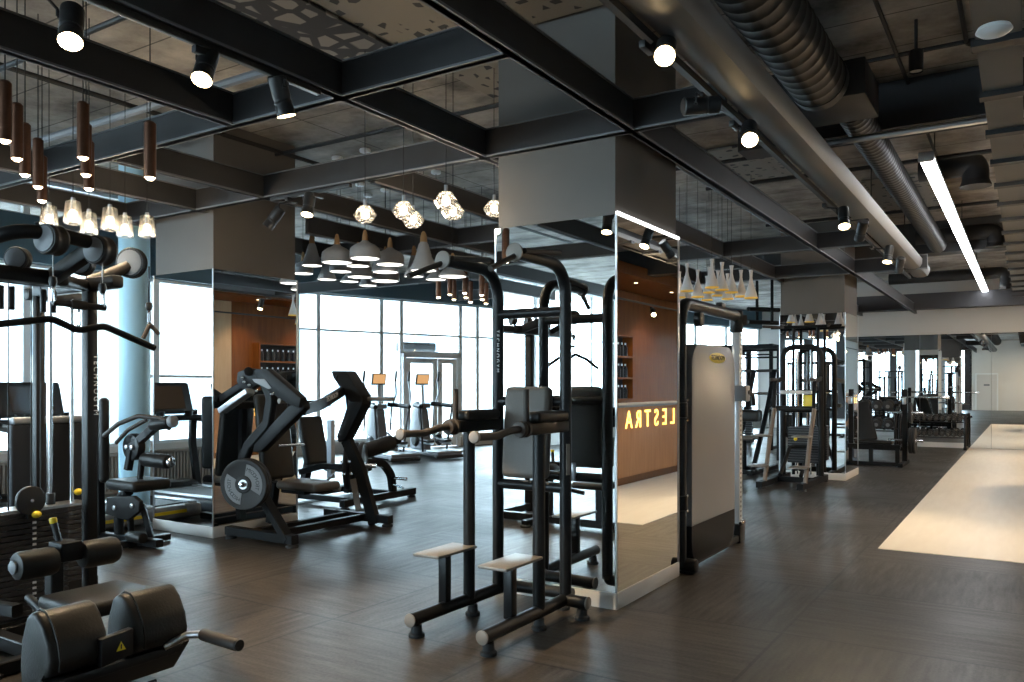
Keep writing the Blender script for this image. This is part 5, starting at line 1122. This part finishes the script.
MB().tube([(x0 + 0.1, 13.25, 0.08), (x0 + 0.1, 13.25, 2.4)], 0.025, seg=10).build('rear_post', F_, t)
MB().tube([(x1 - 0.1, 13.25, 0.08), (x1 - 0.1, 13.25, 2.4)], 0.025, seg=10).build('rear_post', F_, t)
for z, y in ((2.42, 13.25), (1.40, 13.0), (1.10, 13.0)): MB().tube([(x0 - (0.25 if z > 2 else 0), y, z), (x1 + (0.25 if z > 2 else 0), y, z)], 0.026, seg=10).build('cross_bar', F_, t)
MB().tube([(x0 - 0.2, 12.6, 2.40), (x0 - 0.05, 13.25, 2.42)], 0.02, seg=10).build('pull_up_grip', 'grip_foam', t); MB().tube([(x1 + 0.2, 12.6, 2.40), (x1 + 0.05, 13.25, 2.42)], 0.02, seg=10).build('pull_up_grip', 'grip_foam', t)
MB().box((-2.93, 12.55, 1.39), (0.46, 0.10, 0.055), bevel=0.015).build('header_label', 'plinth_white', t)
pad((-2.95, 12.45, 1.15), (0.60, 0.22, 0.07), r=0.025).build('knee_pad', 'leather', t)
MB().box((-2.76, 12.62, 1.24), (0.17, 0.012, 0.22), bevel=0.003).build('instruction_sign', 'badge_yellow', t); MB().box((-2.76, 12.635, 1.24), (0.18, 0.014, 0.23), bevel=0.003).build('sign_backing', 'black_plastic', t)
m = MB()
for k in range(14): m.box((-2.95, 13.18, 0.30 + k * 0.04), (0.46, 0.20, 0.034))
m.build('weight_stack', 'black_plastic', t)
for x in (-3.05, -2.85): MB().tube([(x, 13.18, 0.1), (x, 13.18, 2.05)], 0.012, seg=8).build('guide_rod', 'chrome', t)
MB().tube([(-3.1, 12.3, 0.16), (-3.1, 12.9, 0.55), (-2.8, 12.9, 0.55), (-2.8, 12.3, 0.16)], 0.03, 0.08, seg=10).build('knee_lever', F_, t)
MB().rtube([(x0, 12.6, 0.07), (x1, 12.6, 0.07)], 0.08, 0.08).build('base_rail', F_, t)
MB().ball((-3.03, 12.95, 0.66), 0.028).build('selector_knob', 'yellow', t)
# ---- bench press with loaded storage horns
t = thing('bench_press', 'black bench press with inclined backrest and upright rack before the dumbbell racks', 'weight bench', (-2.4, 16.6, 0))
c = (-2.45, 16.4)
pad((-2.55, 16.35, 0.44), (0.95, 0.32, 0.07), r=0.03).build('seat_pad', 'leather', t)
pad((-2.62, 16.6, 0.80), (0.34, 0.09, 0.78), Matrix.Rotation(math.radians(-16), 4, 'X') @ Matrix.Rotation(math.radians(-14), 4, 'Y'), r=0.035).build('backrest', 'leather', t)
MB().rtube([(-2.95, 16.3, 0.36), (-1.95, 16.3, 0.36)], 0.08, 0.08).build('bench_rail', F_, t)
for x in (-2.9, -2.45, -2.0): MB().rtube([(x, 16.3, 0.03), (x, 16.3, 0.36)], 0.07, 0.07, up=(1, 0, 0)).build('leg', F_, t)
MB().rtube([(-2.95, 16.3, 0.04), (-1.95, 16.3, 0.04)], 0.08, 0.07).build('base_rail', F_, t)
for x in (-3.0, -1.93):
    MB().rtube([(x, 16.75, 0.03), (x, 16.75, 1.42)], 0.085, 0.085, up=(1, 0, 0)).build('rack_upright', F_, t)
    MB().rtube([(x, 16.1, 0.04), (x, 17.1, 0.04)], 0.08, 0.07).build('base_rail', F_, t)
    MB().box((x, 16.66, 1.20), (0.06, 0.10, 0.12), bevel=0.01).build('bar_hook', 'steel', t)
MB().rtube([(-3.0, 16.75, 0.30), (-1.93, 16.75, 0.30)], 0.07, 0.07).build('cross_rail', F_, t)
for z in (0.98, 0.46): MB().cyl((-2.22, 16.75, z), (-1.62, 16.75, z), 0.026, seg=14, bevel=0.004).build('plate_horn', 'chrome', t)
GB2 = 'plates stored on the bench press rack'
for z, k, r, lab in ((0.98, 0, 0.19, 'smaller weight plate on the upper storage horn of the bench press'), (0.46, 0, 0.24, 'inner large weight plate on the lower storage horn of the bench press'), (0.46, 1, 0.24, 'outer large weight plate on the lower storage horn of the bench press')):
    weight_plate(lab, (-1.83 + 0.06 * k, 16.75, z), (1, 0, 0), r, 0.05, GB2)
t = thing('barbell', 'long chrome barbell resting across the bench press uprights', 'barbell', (-2.42, 16.62, 1.255))
MB().cyl((-3.35, 16.63, 1.275), (-1.45, 16.63, 1.275), 0.014, seg=12).build('bar_shaft', 'chrome', t)
for a, b in ((-3.66, -3.28), (-1.56, -1.18)): MB().cyl((a, 16.63, 1.275), (b, 16.63, 1.275), 0.025, seg=14, bevel=0.004).build('bar_sleeve', 'chrome', t)
# ---- dumbbell racks at the mirror
def rack(label, xa, xb, y, zs, h, tilt=12):
    t = thing('dumbbell_rack', label, 'dumbbell rack', ((xa + xb) / 2, y, 0))
    for x in (xa, xb):
        MB().rtube([(x, y + 0.22, 0.0), (x, y + 0.22, h), (x, y + 0.05, h + 0.02)], 0.06, 0.08, 0.1, up=(1, 0, 0)).build('rack_upright', F_, t)
        MB().rtube([(x, y - 0.28, 0.035), (x, y + 0.26, 0.035)], 0.07, 0.07).build('base_rail', F_, t)
        MB().tube([(x, y - 0.26, 0.06), (x, y - 0.30, 0.45), (x, y - 0.14, 0.80), (x, y + 0.2, h - 0.02)], 0.028, 0.2, seg=10).build('side_hoop', 'gunmetal', t)
    for z in zs:
        for dy in (-0.11, 0.11): MB().bar((xa, y + dy - 0.02, z + (0.024 if dy > 0 else -0.024)), (xb, y + dy - 0.02, z + (0.024 if dy > 0 else -0.024)), 0.06, 0.02).build('shelf_rail', F_, t)
    return t
rack('low black dumbbell rack with two rows of chrome-ended dumbbells at the mirror wall', -2.55, -1.19, 21.45, (0.66, 0.30), 0.78)
rack('dumbbell rack with large round black dumbbells behind the bench press', -3.80, -2.63, 21.30, (0.86, 0.42), 1.0)
def dumbbell(label, loc, r, L, group, ends):
    t = thing('dumbbell', label, 'dumbbell', loc, group=group); x, y, z = loc; tl = 0.215
    P_ = lambda a: V((x, y + a, z + a * tl))
    d = (P_(1) - P_(0)).normalized()
    MB().cyl(P_(-L * 0.26), P_(L * 0.26), 0.016, seg=10).build('handle', 'chrome', t)
    for s in (-1, 1):
        hd = MB().cyl(P_(s * L * 0.24), P_(s * L * 0.5), r, seg=20, bevel=r * 0.14).build('dumbbell_head', 'rubber', t)
        MB().cyl(P_(s * L * 0.5), P_(s * (L * 0.5 + 0.006)), r * (0.62 if ends else 0.4), seg=18).build('head_cap', 'chrome' if ends else 'plate_grey', hd)
    return t
ordn = ['first', 'second', 'third', 'fourth', 'fifth', 'sixth', 'seventh', 'eighth', 'ninth', 'tenth']
d0 = {}
for row, (z, nme) in enumerate(((0.66, 'upper'), (0.30, 'lower'))):
    for k in range(10):
        lab = '%s chrome-ended dumbbell from the left on the %s shelf of the low rack' % (ordn[k], nme); r = 0.052 + 0.004 * (row)
        loc = (-2.42 + k * 0.124, 21.43, z + r + 0.022)
        if row not in d0: d0[row] = dumbbell(lab, loc, r, 0.25, 'chrome-ended dumbbells on the low rack', True)
        else: dup(d0[row], loc, None, lab)
for row, (z, nme) in enumerate(((0.86, 'upper'), (0.42, 'lower'))):
    for k in range(4):
        lab = '%s large black dumbbell from the left on the %s shelf behind the bench press' % (ordn[k], nme)
        loc = (-3.57 + k * 0.255, 21.28, z + 0.112 + 0.045)
        if row + 10 not in d0: d0[row + 10] = dumbbell(lab, loc, 0.112, 0.32, 'large black dumbbells behind the bench press', False)
        else: dup(d0[row + 10], loc, None, lab)
# ---- distant machines left of the far column
def power_rack(label, cx, cy, w_, d_, h_):
    t = thing('power_rack', label, 'power rack', (cx, cy, 0))
    for x in (cx - w_ / 2, cx + w_ / 2):
        for y in (cy - d_ / 2, cy + d_ / 2): MB().rtube([(x, y, 0), (x, y, h_)], 0.08, 0.08, up=(1, 0, 0)).build('rack_post', F_, t)
        for z in (0.05, h_ - 0.04): MB().rtube([(x, cy - d_ / 2, z), (x, cy + d_ / 2, z)], 0.07, 0.07).build('side_rail', F_, t)
        MB().rtube([(x, cy - d_ / 2, 0.95), (x, cy + d_ / 2, 0.95)], 0.06, 0.06).build('safety_bar', F_, t)
    for y in (cy - d_ / 2, cy + d_ / 2): MB().rtube([(cx - w_ / 2, y, h_ - 0.04), (cx + w_ / 2, y, h_ - 0.04)], 0.07, 0.07).build('top_rail', F_, t)
    MB().tube([(cx - w_ / 2, cy - d_ / 2 - 0.1, h_ - 0.25), (cx + w_ / 2, cy - d_ / 2 - 0.1, h_ - 0.25)], 0.018, seg=8).build('pull_up_bar', F_, t)
    MB().cyl((cx - w_ * 0.85, cy - d_ / 2 - 0.06, 1.32), (cx + w_ * 0.85, cy - d_ / 2 - 0.06, 1.32), 0.016, seg=8).build('rack_bar', 'chrome', t)
    return t
power_rack('black power rack farthest back, left of the far mirrored column', -5.6, 19.5, 1.3, 1.3, 2.45)
power_rack('black power rack nearer the camera, left of the far mirrored column', -4.75, 17.0, 1.2, 1.2, 2.3)
t = thing('stepper_machine', 'dark stepping machine with seat pad between the cable post and the far column', 'step machine', (-4.0, 13.9, 0))
MB().rtube([(-4.25, 13.3, 0.05), (-4.0, 14.6, 0.05)], 0.08, 0.08).build('base_rail', F_, t); MB().rtube([(-3.85, 13.3, 0.05), (-3.75, 14.6, 0.05)], 0.08, 0.08).build('base_rail', F_, t)
for x in (-4.2, -3.85): MB().rtube([(x, 13.5, 0.05), (x + 0.12, 14.0, 1.15), (x + 0.15, 14.3, 1.75)], 0.06, 0.07, 0.3, up=(1, 0, 0)).build('side_upright', F_, t)
MB().rtube([(-4.25, 13.45, 0.05), (-3.80, 13.45, 0.05)], 0.07, 0.07).build('base_rail', F_, t)
pad((-4.02, 13.75, 0.98), (0.46, 0.28, 0.20), r=0.05).build('chest_pad', 'leather', t)
pad((-4.02, 13.5, 0.62), (0.46, 0.34, 0.07), r=0.03).build('seat_pad', 'taupe_leather', t)
MB().tube([(-4.02, 13.6, 0.05), (-4.02, 13.6, 0.6)], 0.04, seg=12).build('seat_post', F_, t)
MB().tube([(-4.35, 14.3, 1.75), (-3.55, 14.3, 1.75)], 0.025, seg=10).build('handle_bar', 'grip_foam', t)
t = thing('pull_up_rig', 'black wall pull-up rig high on the wall beside the far column', 'pull-up bar', dp(768, 315, 19.0))
a, b = dp(748, 322, 18.4), dp(779, 323, 18.8); c_, d_ = dp(748, 309, 18.4), dp(779, 310, 18.8)
MB().tube([a, b], 0.05, seg=8).build('lower_bar', F_, t); MB().tube([c_, d_], 0.05, seg=8).build('upper_bar', F_, t)
for px in (757, 772): MB().tube([dp(px, 322.5, 18.6), V((dp(px, 322.5, 18.6).x, dp(px, 322.5, 18.6).y, CEIL))], 0.035, seg=8).build('hanger', F_, t)
t = thing('cable_crossover', 'tall black cable crossover frame before the far windows, right of the cable machine', 'cable machine', (-6.4, 20.0, 0))
for x in (-7.0, -6.1): 
    MB().rtube([(x, 21.0, 0), (x, 21.0, 2.4)], 0.14, 0.14, up=(1, 0, 0)).build('tower', F_, t)
    m = MB()
    for k in range(12): m.box((x, 20.85, 0.25 + k * 0.06), (0.3, 0.14, 0.05))
    m.build('weight_stack', 'black_plastic', t)
    MB().tube([(x, 20.8, 0.9), (x, 20.8, 2.35)], 0.02, seg=8).build('guide_rod', 'chrome', t)
MB().rtube([(-7.0, 21.0, 2.36), (-6.1, 21.0, 2.36)], 0.12, 0.12).build('top_beam', F_, t)
MB().rtube([(-7.1, 21.0, 0.05), (-6.0, 21.0, 0.05)], 0.4, 0.08).build('base_plate', F_, t)

# ------------------------------------------------------------------ buildings across the street
def building(label, o, u, L, H, n, rows):
    o, u = V(o), V(u).normalized(); nrm = u.cross(V((0, 0, 1))); t = thing('neighbour_building', label, 'building', o)
    MB().bar(o + u * 0 + V((0, 0, H / 2)), o + u * L + V((0, 0, H / 2)), 6.0, H).build('building_wall', 'facade', t)
    for r in range(rows):
        for k in range(n):
            c = o + u * (L * (k + 0.5) / n) + V((0, 0, 1.6 + r * 3.3)) - nrm * SIDE * 3.0
            MB().bar(c - u * (L / n * 0.3), c + u * (L / n * 0.3), 0.1, 1.9).build('window', 'facade_glass', t)
SIDE = -1
building('pale office building seen faintly through the window wall with the door', (-44, 20, -1), (0.284, 0.959, 0), 46, 9.5, 14, 3)
SIDE = -1
building('pale building seen faintly through the left windows', (-34, -16, -1), (0, 1, 0), 30, 8.0, 10, 2)
struct(MB().box((-60, 10, -1.1), (90, 160, 0.1)).build('ground_outside', 'facade'))
# ------------------------------------------------------------------ daylight and lamp light
wd = bpy.data.worlds.new('world'); S.world = wd; wd.use_nodes = True
bg = wd.node_tree.nodes['Background']; bg.inputs[0].default_value = (0.70, 0.88, 1.0, 1); bg.inputs[1].default_value = 13.0
def portal(c, w, h, n):
    l = bpy.data.lights.new('daylight_portal', 'AREA'); l.shape = 'RECTANGLE'; l.size = w; l.size_y = h
    l.cycles.is_portal = True
    o = bpy.data.objects.new('daylight_portal', l); COL.objects.link(o); o.location = c
    o.rotation_euler = Vector(n).to_track_quat('-Z', 'Y').to_euler()
portal((WX + 0.02, -1.75, 2.33), 19.4, 3.3, (1, 0, 0))
portal((-6.3, -11.55, 2.0), 6.5, 3.3, (0, 1, 0))
c2 = A2 + U2 * L2 / 2; portal((c2.x - N2.x * 0.1, c2.y - N2.y * 0.1, 1.87), L2, 3.25, -N2 if True else N2)
